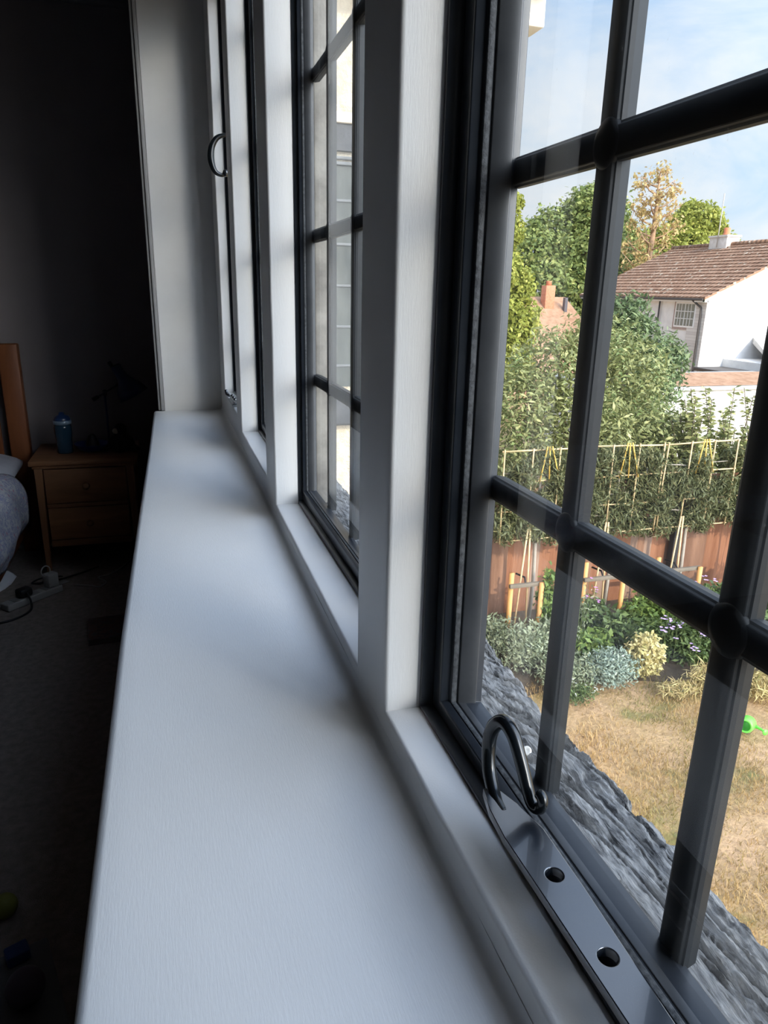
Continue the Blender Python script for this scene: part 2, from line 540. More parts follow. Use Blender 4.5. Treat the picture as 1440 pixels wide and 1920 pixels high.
def bar(name, axis, c, a, b, x0, parent):
    pr = bar_prof(x0); bm = bmesh.new(); n = len(pr)
    r = []
    for t in (a, b):
        r.append([bm.verts.new((x, t, c + o) if axis == 'y' else (x, c + o, t)) for x, o in pr])
    for k in range(n): bm.faces.new((r[0][k], r[0][(k + 1) % n], r[1][(k + 1) % n], r[1][k]))
    bm.faces.new(r[0]); bm.faces.new(r[1][::-1])
    return finish(bm, name, M_BAR, parent, smooth=False)


def boss(x, y, z, parent):
    bm = bmesh.new()
    lathe(bm, [(0.0, 0.0018), (0.0125, 0.0016), (0.0160, 0.0011), (0.0178, -0.0003), (0.0183, -0.0025), (0.0178, -0.006), (0, -0.006)], 24)
    for v in bm.verts:
        X, Y, Z = v.co
        v.co = (x - Z, y + X * 0.92, z + Y * 0.96)
    return finish(bm, 'bar_boss', M_BAR, parent, smooth=True)


HB = (-0.183, 0.099, 0.379, 0.66)
MUNT = [(-1.40, -1.225, -1.05), (-0.105, 0.117, 0.294, 0.4715), (0.925, 1.165, 1.345), (1.76, 1.91, 2.06), (2.44, 2.57, 2.70)]
DESC = ['metal casement window beside the photographer, mostly out of view', 'nearest black metal casement window with glazing bars over the garden',
        'second black metal window, looking onto the neighbouring wing', 'third black metal window, seen as a dark sliver',
        'farthest black metal window at the end of the recess']
for i, w_ in enumerate(WIN):
    y0, y1, z0, z1, dx, xo, xs, ks, kz = w_
    r = empty('window_%d' % (i + 1), (0, 0, 0)); tag(r, DESC[i], kind='structure')
    frame_loop('outer_frame', M_STEEL, PROF_OUT, w_, r)
    s = frame_loop('casement_frame', M_STEEL, PROF_SASH, w_, r)
    frame_loop('glazing_bead', M_BEAD, PROF_BEAD, w_, s)
    frame_loop('putty_line', M_GASKET, PROF_PUTTY, w_, s)
    gx = XK + dx + xo + 0.0503 * xs
    a0, a1, b0, b1 = y0 + 0.041 * ks, y1 - 0.041 * ks, z0 + 0.0198 * kz, z1 - 0.0198 * kz
    mk('glass_pane', [(gx, a0, b0), (gx, a1, b0), (gx, a1, b1), (gx, a0, b1)], [(0, 3, 2, 1)], M_GLASS, s)
    for z in HB: bar('glazing_bar', 'y', z, a0, a1, gx + 0.0016, r)
    for y in MUNT[i]: bar('glazing_bar', 'z', y, b0, b1, gx + 0.0019, r)
    for z in HB:
        for y in MUNT[i]: boss(gx + 0.0022, y, z, r)

# outer skin of the house around the windows
M_RENDER = noisy('rough_render', (0.70, 0.66, 0.60), (0.80, 0.77, 0.71), 6, 0.9, 0.9, 70, spec=0.1, bdist=0.012)
for nm, d, lb in (('wall_outside_near', (0.345, 0.39, -2.6, -2.0, GZ, 2.6), 'outside render of the house beside the windows'),
                  ('wall_outside_far', (0.3215, 0.37, 3.0, 6.0, GZ, 2.6), 'outside render between the windows and the wing'),
                  ('wall_outside_below', (XO + 0.002, 0.39, -2.0, 2.95, GZ, -0.72), 'outside render below the windows'),
                  ('wall_outside_above', (XO + 0.002, 0.36, -2.0, 2.95, 1.0, 2.6), 'outside render above the windows')):
    struct(nm, d, M_RENDER, lb)
for ya, yb in ((1.4885, 1.56), (2.1905, 2.27)):
    struct('trim_5', (XO + 0.0005, 0.345, ya, yb, -0.458, 0.999), noisy('outer_post_limewash', (0.20, 0.185, 0.165), (0.36, 0.34, 0.30), 14, 0.9, 0.6, 40, bdist=0.003), 'limewashed outer post between two windows', 0.002)
struct('wall_sun_blocker', (0.0, 1.45, -5.5, -2.75, GZ, 4.7), M_RENDER, 'added block out of view behind the camera, keeping direct sun off the windows')  # unseen mass added to keep direct sun off the windows


# =================================================================== CASEMENT STAY (near window)
def casement_stay():
    t = empty('casement_stay', (0.252, 0.3, -0.4175))
    inv = Matrix.Translation(-Vector(t.location))
    ZT = -0.4095
    L = [(0.2370, -0.02), (0.2368, 0.10), (0.2362, 0.25), (0.2340, 0.345), (0.2322, 0.406), (0.2345, 0.438), (0.2400, 0.462)]
    Rr = [(0.2500, 0.462), (0.2585, 0.438), (0.2655, 0.406), (0.2650, 0.345), (0.2620, 0.25), (0.2600, 0.10), (0.2590, -0.02)]
    cu = bpy.data.curves.new('tmp', 'CURVE'); cu.dimensions = '2D'; cu.fill_mode = 'BOTH'
    cu.extrude = 0.0032; cu.bevel_depth = 0.0008; cu.bevel_resolution = 2
    def poly(pts):
        sp = cu.splines.new('POLY'); sp.points.add(len(pts) - 1)
        for q, (x, y) in zip(sp.points, pts): q.co = (x, y, 0, 1)
        sp.use_cyclic_u = True
    poly(L + Rr)
    for (cx, cy) in ((0.2505, 0.3615), (0.2495, 0.2915), (0.2488, 0.2215), (0.2482, 0.1515)):
        poly([(cx + 0.0076 * math.cos(a), cy - 0.0076 * math.sin(a)) for a in [2 * math.pi * k / 28 for k in range(28)]])
    ob = bpy.data.objects.new('tmp', cu); C.objects.link(ob)
    dg = bpy.context.evaluated_depsgraph_get()
    me = bpy.data.meshes.new_from_object(ob.evaluated_get(dg))
    bpy.data.objects.remove(ob)
    me.name = 'flat_bar'
    me.transform(inv @ Matrix.Translation((0, 0, ZT - 0.004)))
    me.materials.clear(); me.materials.append(M_IRON)
    o = bpy.data.objects.new('flat_bar', me); C.objects.link(o); o.parent = t
    # curled shepherd's crook
    pts = [(0.2452, 0.434, -0.4145), (0.2460, 0.449, -0.4135), (0.2475, 0.462, -0.4085), (0.249, 0.4735, -0.398), (0.251, 0.4805, -0.378),
           (0.2526, 0.478, -0.361), (0.2545, 0.4705, -0.3505), (0.2562, 0.4625, -0.3475), (0.2580, 0.4535, -0.3520), (0.2592, 0.447, -0.3595), (0.261, 0.437, -0.375),
           (0.262, 0.4285, -0.3885), (0.2628, 0.4225, -0.3965), (0.2640, 0.4175, -0.3985), (0.2655, 0.4130, -0.3960), (0.266, 0.4105, -0.3905), (0.2660, 0.4125, -0.3850), (0.2655, 0.4165, -0.3845)]
    n = len(pts)
    cp = catmull([Vector(p) - Vector(t.location) for p in pts], 5)
    rad = [0.0046 + 0.0020 * min(1, max(0, 1 - abs(i / (len(cp) - 1) - 0.30) * 1.9)) for i in range(len(cp))]
    rad = [r * (1.0 if i < len(cp) * 0.86 else 0.95) for i, r in enumerate(rad)]
    tubeobj('curled_end', M_HOOK, cp, rad, t, 18)
    for y in (0.05, 0.33):
        box('rest', M_IRON, (0.2490 - 0.252, 0.2580 - 0.252, y - 0.3, y - 0.285, -0.4245 + 0.4175 + 0.001, -0.4175 + 0.4175 + 0.0005), t, 0.0005)
    tag(t, 'glossy black iron casement stay with round holes and a curled tail, on the nearest window', 'window stay')


casement_stay()


def far_fittings():
    # bow handle of the farthest window
    P5 = bpy.data.objects['window_5']
    t = empty('window_handle', (0.252, 2.60, 0.40)); t.parent = P5
    pts = [(0.262, 2.60, 0.470), (0.238, 2.60, 0.469), (0.214, 2.60, 0.459), (0.197, 2.60, 0.434), (0.1915, 2.60, 0.405), (0.195, 2.60, 0.378), (0.205, 2.60, 0.358), (0.222, 2.60, 0.350), (0.236, 2.60, 0.353)]
    cp = catmull([Vector(p) - Vector(t.location) for p in pts], 5)
    rr = [0.0055 + 0.0055 * math.sin(math.pi * i / (len(cp) - 1)) ** 2 for i in range(len(cp))]
    tubeobj('grip', M_HOOK, cp, rr, t, 12)
    latheobj('knob', M_IRON, [(0, -0.012), (0.008, -0.009), (0.0115, 0), (0.008, 0.009), (0, 0.012)], t, 16, Matrix.Translation((-0.014, 0, -0.044)))
    box('backplate', M_IRON, (0.010, 0.014, -0.010, 0.010, -0.06, 0.085), t, 0.001)
    tag(t, 'glossy black curved handle')
    # small worn catch lying on the farthest window's rail
    t = empty('window_catch', (0.226, 2.55, -0.385)); t.parent = P5
    box('base', M_CHROME, (-0.012, 0.030, -0.09, 0.07, -0.007, 0.001), t, 0.002)
    box('arm', M_CHROME, (-0.006, 0.010, -0.10, 0.10, 0.004, 0.010), t, 0.002)
    for k, y in enumerate((-0.05, 0.0, 0.05)):
        latheobj('screw', M_IRON, [(0, 0.0), (0.006, 0.0), (0.006, 0.004), (0.003, 0.006), (0, 0.006)], t, 12, Matrix.Translation((0.002, y, 0.010)))
    tubeobj('tail', M_IRON, catmull([(-0.004, 0.09, 0.006), (-0.012, 0.11, 0.010), (-0.014, 0.12, 0.022)], 4), 0.006, t, 8)
    tag(t, 'worn silver and black catch')


far_fittings()


# =================================================================== BEDROOM THINGS
def nightstand():
    t = empty('nightstand', (-0.39, 3.70, FZ))
    W = 0.230; D0, D1 = -0.20, 0.20
    H = 0.565
    box('top_board', M_OAKX, (-W - 0.008, W + 0.008, D0 - 0.012, D1, H - 0.024, H), t, 0.004)
    box('top_moulding', M_OAKX, (-W + 0.004, W - 0.004, D0 - 0.002, D1, H - 0.040, H - 0.024), t, 0.004)
    for sx in (-1, 1):
        for yy in (D0, D1 - 0.04):
            bm = bmesh.new()
            x0, x1 = (sx * (W - 0.012), sx * (W - 0.047))
            vs = bx(bm, min(x0, x1), max(x0, x1), yy, yy + 0.035, 0, H - 0.04)
            for v in vs:
                if v.co.z < 0.01 and abs(v.co.x) < W - 0.03: v.co.x = sx * (W - 0.032)
            finish(bm, 'leg', M_OAKZ, t, bevel=0.002)
    for sx in (-1, 1):
        box('side_panel', M_OAKZ, (sx * (W - 0.03) - 0.006, sx * (W - 0.03) + 0.006, D0 + 0.035, D1 - 0.04, 0.14, H - 0.04), t)
    box('back_panel', M_OAKZ, (-W + 0.04, W - 0.04, D1 - 0.02, D1 - 0.01, 0.14, H - 0.04), t)
    box('rail', M_OAKX, (-W + 0.048, W - 0.048, D0 + 0.006, D0 + 0.022, 0.335, 0.352), t, 0.001)
    box('apron', M_OAKX, (-W + 0.048, W - 0.048, D0 + 0.006, D0 + 0.022, 0.140, 0.172), t, 0.001)
    for z0, z1 in ((0.356, 0.520), (0.176, 0.331)):
        d = box('drawer', M_OAKX, (-W + 0.050, W - 0.050, D0 + 0.003, D0 + 0.32, z0, z1), t, 0.002)
        latheobj('knob', M_OAKX, [(0, 0), (0.006, 0), (0.006, 0.006), (0.014, 0.012), (0.015, 0.018), (0.010, 0.024), (0, 0.025)], d, 16,
                 Matrix.Translation((0.0, D0 + 0.003, (z0 + z1) / 2)) @ Matrix.Rotation(math.pi / 2, 4, 'X'))
    tag(t, 'small two-drawer wooden nightstand with round knobs beside the bed', 'nightstand')


nightstand()
TZ = FZ + 0.565


def on_stand():
    # water bottle
    blue = mat('bottle_blue', (0.010, 0.028, 0.085), 0.3)
    body = mat('bottle_tinted', (0.012, 0.035, 0.06), 0.15)
    t = empty('water_bottle', (-0.485, 3.66, TZ + 0.001))
    latheobj('body', body, [(0, 0), (0.034, 0), (0.037, 0.006), (0.036, 0.06), (0.040, 0.10), (0.040, 0.125), (0.037, 0.140), (0, 0.141)], t)
    latheobj('band', mat('bottle_band', (0.15, 0.22, 0.30), 0.4), [(0.0375, 0.1395), (0.041, 0.141), (0.041, 0.157), (0.0375, 0.159)], t)
    latheobj('lid', blue, [(0, 0.142), (0.0385, 0.1425), (0.0385, 0.165), (0.030, 0.178), (0.014, 0.184), (0.010, 0.196), (0, 0.197)], t)
    tag(t, 'blue sports water bottle with a domed lid on the nightstand', 'water bottle')
    # blue dish with a dark cone toy
    t = latheobj('shallow_bowl', mat('deep_blue_plastic', (0.012, 0.03, 0.14), 0.4),
                 [(0, 0.002), (0.045, 0.0), (0.060, 0.006), (0.082, 0.034), (0.084, 0.036), (0.080, 0.036), (0.058, 0.012), (0, 0.008)], None, 32)
    t.location = (-0.365, 3.69, TZ + 0.001)
    tag(t, 'shallow blue bowl on the nightstand next to the bottle', 'bowl')
    t = latheobj('cone_toy', mat('black_plastic', (0.010, 0.011, 0.014), 0.5), [(0, 0), (0.030, 0), (0.031, 0.012), (0.028, 0.035), (0.018, 0.062), (0.008, 0.072), (0, 0.074)], None, 20)
    t.location = (-0.362, 3.69, TZ + 0.0105)
    tag(t, 'dark rounded cone sitting in the blue bowl', 'toy')
    # desk lamp
    lampm = mat('lamp_blue', (0.008, 0.022, 0.075), 0.35)
    blk = mat('lamp_black', (0.012, 0.014, 0.02), 0.4)
    t = empty('desk_lamp', (-0.292, 3.79, TZ + 0.001))
    latheobj('base', blk, [(0, 0), (0.060, 0), (0.062, 0.006), (0.055, 0.014), (0.010, 0.020), (0, 0.020)], t)
    tubeobj('pole', lampm, [(0.0, 0, 0.015), (0.0, 0, 0.262)], 0.0055, t)
    latheobj('joint', blk, [(0, -0.016), (0.012, -0.014), (0.013, 0.012), (0, 0.016)], t, 14, Matrix.Translation((0, 0, 0.268)))
    tubeobj('arm', blk, [(-0.050, 0, 0.238), (0.0, -0.010, 0.268), (0.068, -0.010, 0.309)], 0.005, t)
    tubeobj('counterweight', blk, [(-0.058, 0, 0.233), (-0.030, 0, 0.250)], [0.012, 0.009], t)
    Mx = Matrix.Translation((0.072, -0.012, 0.378)) @ Matrix.Rotation(math.radians(-27), 4, 'Y')
    latheobj('shade', lampm, [(0.0, 0.028), (0.022, 0.028), (0.026, 0.018), (0.027, -0.035), (0.040, -0.062), (0.062, -0.095), (0.078, -0.140), (0.076, -0.140), (0.060, -0.096), (0.038, -0.064), (0.020, -0.035), (0.0, -0.030)], t, 32, Mx)
    latheobj('bulb', mat('bulb_white', (0.35, 0.34, 0.33), 0.4), [(0, -0.05), (0.016, -0.06), (0.028, -0.090), (0.024, -0.118), (0, -0.130)], t, 20, Mx)
    latheobj('switch', blk, [(0, -0.008), (0.010, -0.008), (0.011, 0.02), (0, 0.022)], t, 14, Matrix.Translation((0.042, -0.012, 0.402)) @ Matrix.Rotation(math.radians(-27), 4, 'Y'))
    tag(t, 'dark blue adjustable desk lamp leaning over the nightstand', 'desk lamp')
    # plush penguin-like toy: dark body, pale face patch
    pl = noisy('black_plush', (0.008, 0.008, 0.011), (0.014, 0.014, 0.018), 60, 0.95, 0.8, 200, spec=0.1)
    t = empty('plush_toy', (-0.225, 3.62, TZ + 0.001))
    bm = bmesh.new()
    bmesh.ops.create_uvsphere(bm, u_segments=24, v_segments=16, radius=1.0)
    for v in bm.verts:
        x, y, z = v.co
        k = 1.0 - 0.35 * max(0, z)
        v.co = (x * 0.062 * k, y * 0.05 * k, z * 0.052 + 0.051)
    finish(bm, 'body', pl, t, smooth=True)
    bm = bmesh.new(); bmesh.ops.create_uvsphere(bm, u_segments=20, v_segments=14, radius=0.030, matrix=Matrix.Translation((0.002, 0, 0.112)))
    finish(bm, 'head', pl, t, smooth=True)
    bm = bmesh.new(); bmesh.ops.create_uvsphere(bm, u_segments=14, v_segments=10, radius=0.014, matrix=Matrix.Translation((-0.020, -0.018, 0.108)) @ Matrix.Diagonal((1.1, 0.8, 1, 1)))
    finish(bm, 'pale_face_patch', mat('cream_plush', (0.22, 0.19, 0.15), 0.9), t, smooth=True)
    for s in (-1, 1):
        bm = bmesh.new(); bmesh.ops.create_uvsphere(bm, u_segments=14, v_segments=10, radius=1, matrix=Matrix.Translation((s * 0.062, -0.01, 0.026)) @ Matrix.Rotation(s * 0.6, 4, 'Y') @ Matrix.Diagonal((0.028, 0.020, 0.012, 1)))
        finish(bm, 'flipper', pl, t, smooth=True)
    tag(t, 'black plush animal with a pale patch on its face, slumped on the nightstand', 'soft toy')


on_stand()


def bed():
    t = empty('bed', (-1.15, 3.0, FZ))
    Z = FZ
    # coordinates local to the empty
    def lb(n, m, d, bev=0.004):
        return box(n, m, (d[0] + 1.15, d[1] + 1.15, d[2] - 3.0, d[3] - 3.0, d[4] - Z, d[5] - Z), t, bev)
    lb('headboard_post', M_PINE, (-0.765, -0.675, 3.865, 3.925, FZ, -0.285), 0.006)
    lb('headboard_post', M_PINE, (-1.74, -1.65, 3.865, 3.925, FZ, -0.285), 0.006)
    lb('headboard_rail', M_PINE, (-1.65, -0.765, 3.875, 3.915, -0.385, -0.290))
    lb('headboard_rail', M_PINE, (-1.65, -0.765, 3.875, 3.915, -1.05, -0.95))
    for k in range(6):
        x = -0.80 - 0.155 * k
        lb('headboard_slat', M_PINE, (x - 0.045, x, 3.885, 3.905, -0.95, -0.385), 0.002)
    lb('side_rail', M_PINE, (-0.745, -0.715, 1.95, 3.87, -1.20, -1.08))
    lb('side_rail', M_PINE, (-1.70, -1.67, 1.95, 3.87, -1.20, -1.08))
    for x in (-0.765, -1.70):
        lb('foot_post', M_PINE, (x, x + 0.05, 1.90, 1.95, FZ, -0.95))
    shm = noisy('white_sheet', (0.45, 0.45, 0.47), (0.52, 0.52, 0.54), 4, 0.9)
    lb('mattress', shm, (-1.66, -0.75, 1.96, 3.86, -1.10, -0.90), 0.04)
    tag(t, 'orange pine bed with a slatted headboard at the left edge', 'bed')
    # pillow
    def cushion(nm, m, cx, cy, cz, a, b, c, lx=0):
        bm = bmesh.new(); bmesh.ops.create_grid(bm, x_segments=28, y_segments=20, size=1)
        top = [v for v in bm.verts]
        ret = bmesh.ops.duplicate(bm, geom=bm.faces[:])
        bot = [e for e in ret['geom'] if isinstance(e, bmesh.types.BMVert)]
        for s, vs in ((1, top), (-1, bot)):
            for v in vs:
                x, y = v.co.x, v.co.y
                h = (max(0, 1 - abs(x) ** 3.2) * max(0, 1 - abs(y) ** 3.2)) ** 0.5
                h *= 1 + 0.12 * math.sin(5 * x + 2) * math.sin(4 * y + 1)
                v.co = (x * a * (1 - 0.05 * abs(y) ** 3), y * b * (1 - 0.05 * abs(x) ** 3), s * h * c)
        bmesh.ops.remove_doubles(bm, verts=bm.verts, dist=1e-4)
        o = finish(bm, nm, m, None, smooth=True); o.location = (cx, cy, cz); return o
    o = cushion('pillow', noisy('pillow_cotton', (0.30, 0.31, 0.36), (0.38, 0.39, 0.43), 8, 0.9), -1.05, 3.60, -0.850, 0.36, 0.23, 0.075)
    tag(o, 'pale pillow at the head of the bed', 'pillow')
    # floral duvet spilling over the edge
    def bld(nb, b, tt):
        tc = nb.n('ShaderNodeTexCoord').outputs['Object']
        v = nb.n('ShaderNodeTexVoronoi', ins={'Vector': tc, 'Scale': 28.0}).outputs['Distance']
        n = nb.noise(tc, 34, 4, 0.7, 1.0)
        pat = nb.ramp(n, [(0.46, (0.36, 0.36, 0.37)), (0.52, (0.15, 0.17, 0.28)), (0.60, (0.37, 0.36, 0.37))])
        dots = nb.ramp(v, [(0.16, (1, 1, 1)), (0.22, (0, 0, 0))])
        tt.links.new(nb.mix(dots, pat, (0.30, 0.15, 0.20, 1)), b.inputs['Base Color'])
    dm = mat('floral_cotton', rough=0.9, spec=0.2, build=bld)
    nu, nv = 70, 60
    ys = np.linspace(2.0, 3.36, nu); s = np.linspace(0, 1, nv)
    Y, S = np.meshgrid(ys, s, indexing='ij')
    X = np.empty_like(Y); Zc = np.empty_like(Y)
    top = S < 0.6
    fr = np.clip(S / 0.6, 0, 1); dr = np.clip((S - 0.6) / 0.4, 0, 1)
    ang = np.clip(dr * 2.2, 0, 1) * math.pi / 2
    X = -1.68 + fr * 0.95 + 0.060 * np.sin(ang) - 0.05 * np.clip(dr - 0.75, 0, 1) * 4
    Zc = -0.800 + 0.0 * fr - 0.075 * (1 - np.cos(ang)) - 0.17 * np.clip(dr - 0.45, 0, 1) / 0.55
    fold = (fbm(Y * 5 + 3, S * 3 + 5, Y * 0 + 2, 3) - 0.5)
    X += fold * 0.10 * (0.3 + dr); Zc += fold * 0.08 * (1 - dr)
    Zc -= 0.05 * np.clip((Y - 3.2) / 0.16, 0, 1)
    A = np.stack([X, Y, Zc], -1).reshape(-1, 3)
    idx = np.arange(nu * nv).reshape(nu, nv)
    F = np.stack([idx[:-1, :-1], idx[1:, :-1], idx[1:, 1:], idx[:-1, 1:]], -1).reshape(-1, 4)
    o = mk('duvet', A, F, dm, smooth=True)
    md = o.modifiers.new('thick', 'SOLIDIFY'); md.thickness = 0.04; md.offset = -1
    tag(o, 'rumpled floral duvet hanging over the side of the bed', 'duvet')


bed()


def floor_things():
    wp = mat('white_plastic', (0.30, 0.30, 0.29), 0.5)
    bp = mat('black_rubber', (0.010, 0.010, 0.012), 0.5)
    # power strip
    A = Vector((-0.725, 3.115, FZ)); B = Vector((-0.53, 3.30, FZ))
    d = (B - A); ang = math.atan2(d.y, d.x)
    t = empty('power_strip', (A + B) / 2 + Vector((0, 0, 0.001)), ang)
    Ls = d.length / 2
    box('housing', wp, (-Ls, Ls, -0.028, 0.028, 0, 0.032), t, 0.006, 3)
    for k in range(4):
        x = -Ls + 0.06 + k * 0.075
        box('socket', mat('socket_grey', (0.20, 0.20, 0.19), 0.6), (x - 0.024, x + 0.024, -0.022, 0.022, 0.0315, 0.0335), t, 0.0008)
    tag(t, 'white power strip lying on the carpet in front of the nightstand', 'power strip')
    t = box('plug', bp, (-0.030, 0.030, -0.024, 0.024, 0, 0.038), None, 0.010, 3)
    t.location = ((A + (B - A) * 0.36).x, (A + (B - A) * 0.36).y, FZ + 0.0355); t.rotation_euler = (0, 0, ang)
    tag(t, 'black plug in the middle of the white power strip', 'plug')
    t = empty('plug_adapter', ((A + (B - A) * 0.86).x, (A + (B - A) * 0.86).y, FZ + 0.0355), ang)
    box('body', wp, (-0.026, 0.026, -0.022, 0.022, 0, 0.062), t, 0.005, 3)
    tubeobj('pull_ring', wp, [(-0.020 + 0.022 * math.cos(a), 0.0, 0.078 + 0.024 * math.sin(a)) for a in np.linspace(-1.2, 4.4, 18)], 0.003, t, 8)
    tag(t, 'white plug adapter with a ring pull at the end of the power strip', 'plug adapter')

    def cable(nm, m, pts, r, lab):
        o = tubeobj(nm, m, catmull([(x, y, FZ + z) for x, y, z in pts], 8), r, None, 8); tag(o, lab, 'cable'); return o
    cable('power_cable', bp, [(-0.640, 3.160, 0.058), (-0.622, 3.13, 0.03), (-0.62, 3.09, 0.006), (-0.66, 3.02, 0.006), (-0.74, 2.985, 0.006), (-0.86, 3.02, 0.006), (-1.0, 3.10, 0.006)], 0.0045,
          'black cable looping from the plug towards the left edge')
    cable('lamp_cable', bp, [(-0.60, 3.255, 0.060), (-0.56, 3.34, 0.05), (-0.53, 3.42, 0.02), (-0.62, 3.46, 0.006), (-0.66, 3.40, 0.006), (-0.58, 3.40, 0.006), (-0.47, 3.47, 0.006), (-0.38, 3.55, 0.006)], 0.004,
          'black cable curling behind the power strip under the nightstand')
    cable('charger_cable', wp, [(-0.47, 3.33, 0.006), (-0.40, 3.31, 0.006), (-0.36, 3.28, 0.006), (-0.33, 3.33, 0.006), (-0.37, 3.40, 0.006), (-0.31, 3.44, 0.006), (-0.25, 3.56, 0.006), (-0.22, 3.62, 0.006), (-0.18, 3.50, 0.006), (-0.12, 3.44, 0.006)], 0.003,
          'thin white cable tangled on the carpet below the nightstand')
    # book by the wall below the sill
    t = empty('picture_book', (-0.285, 2.80, FZ + 0.001), 0.08)
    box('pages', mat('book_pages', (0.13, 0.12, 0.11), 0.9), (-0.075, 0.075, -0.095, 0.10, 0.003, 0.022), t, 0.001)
    def bb(nb, b, tt):
        tc = nb.n('ShaderNodeTexCoord').outputs['Object']
        n = nb.noise(tc, 30, 3, 0.6, 0.8)
        tt.links.new(nb.ramp(n, [(0.40, (0.05, 0.045, 0.05)), (0.5, (0.13, 0.07, 0.06)), (0.6, (0.08, 0.08, 0.09))]), b.inputs['Base Color'])
    cv = mat('book_cover', rough=0.4, build=bb)
    box('cover', cv, (-0.079, 0.079, -0.099, 0.104, 0.0225, 0.0245), t, 0.0006)
    box('cover', cv, (-0.079, 0.079, -0.099, 0.104, 0.0, 0.0025), t, 0.0006)
    tag(t, 'dim picture book lying on the carpet below the sill', 'book')
    # folded paper at the left edge
    V = []; 
    nu = 14
    for i in range(nu):
        for j in range(nu):
            u, v = i / (nu - 1), j / (nu - 1)
            V.append((-0.25 + 0.25 * u, -0.10 + 0.2 * v, 0.06 + 0.030 * math.sin(u * 3.0) + 0.012 * math.sin(v * 4) - 0.05 * max(0, u - 0.8) * 3))
    F = [(i * nu + j, (i + 1) * nu + j, (i + 1) * nu + j + 1, i * nu + j + 1) for i in range(nu - 1) for j in range(nu - 1)]
    o = mk('paper_sheets', V, F, mat('paper_white', (0.72, 0.74, 0.80), 0.8), smooth=True)
    o.location = (-0.755, 3.42, FZ - 0.045); o.rotation_euler = (0, 0, -0.3)
    md = o.modifiers.new('thick', 'SOLIDIFY'); md.thickness = 0.008
    tag(o, 'white curled sheets of paper at the left edge beside the bed', 'paper')
    # toys in the bottom left corner
    def ball(nm, col, r, x, y, z0, lab, cat, cat2):
        bm = bmesh.new(); bmesh.ops.create_uvsphere(bm, u_segments=32, v_segments=20, radius=r)
        o = finish(bm, nm, mat('ball_%s' % cat2, col, 0.55), None, smooth=True); o.location = (x, y, z0 + r); return tag(o, lab, cat)
    ball('toy_ball', (0.17, 0.18, 0.03), 0.027, -0.420, 1.42, FZ + 0.001, 'dim yellow green ball on the carpet, bottom left', 'ball', 'yellow')
    ball('toy_ball', (0.075, 0.055, 0.085), 0.036, -0.338, 1.18, FZ + 0.0135, 'dull purple ball on the white board, bottom left', 'ball', 'purple')
    bm = bmesh.new(); bx(bm, -0.022, 0.022, -0.018, 0.018, 0, 0.026)
    o = finish(bm, 'toy_block', mat('toy_blue', (0.010, 0.035, 0.13), 0.5), None, bevel=0.004); o.location = (-0.372, 1.285, FZ + 0.0135); o.rotation_euler = (0, 0, 0.4)
    tag(o, 'dark blue toy block behind the purple ball', 'toy block')
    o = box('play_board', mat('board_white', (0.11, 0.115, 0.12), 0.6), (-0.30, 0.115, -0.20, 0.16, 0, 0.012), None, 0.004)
    o.location = (-0.385, 1.14, FZ + 0.001); o.rotation_euler = (0, 0, 0.30)
    tag(o, 'pale flat play board on the carpet in the bottom left corner', 'board')
    bm = bmesh.new(); bx(bm, -0.05, 0.034, -0.03, 0.03, 0, 0.022)
    o = finish(bm, 'red_toy_piece', mat('toy_red', (0.09, 0.012, 0.02), 0.5), None, bevel=0.010, smooth=True); o.location = (-0.352, 1.055, FZ + 0.0135)
    tag(o, 'dark red rounded toy piece on the pale board', 'toy')


floor_things()


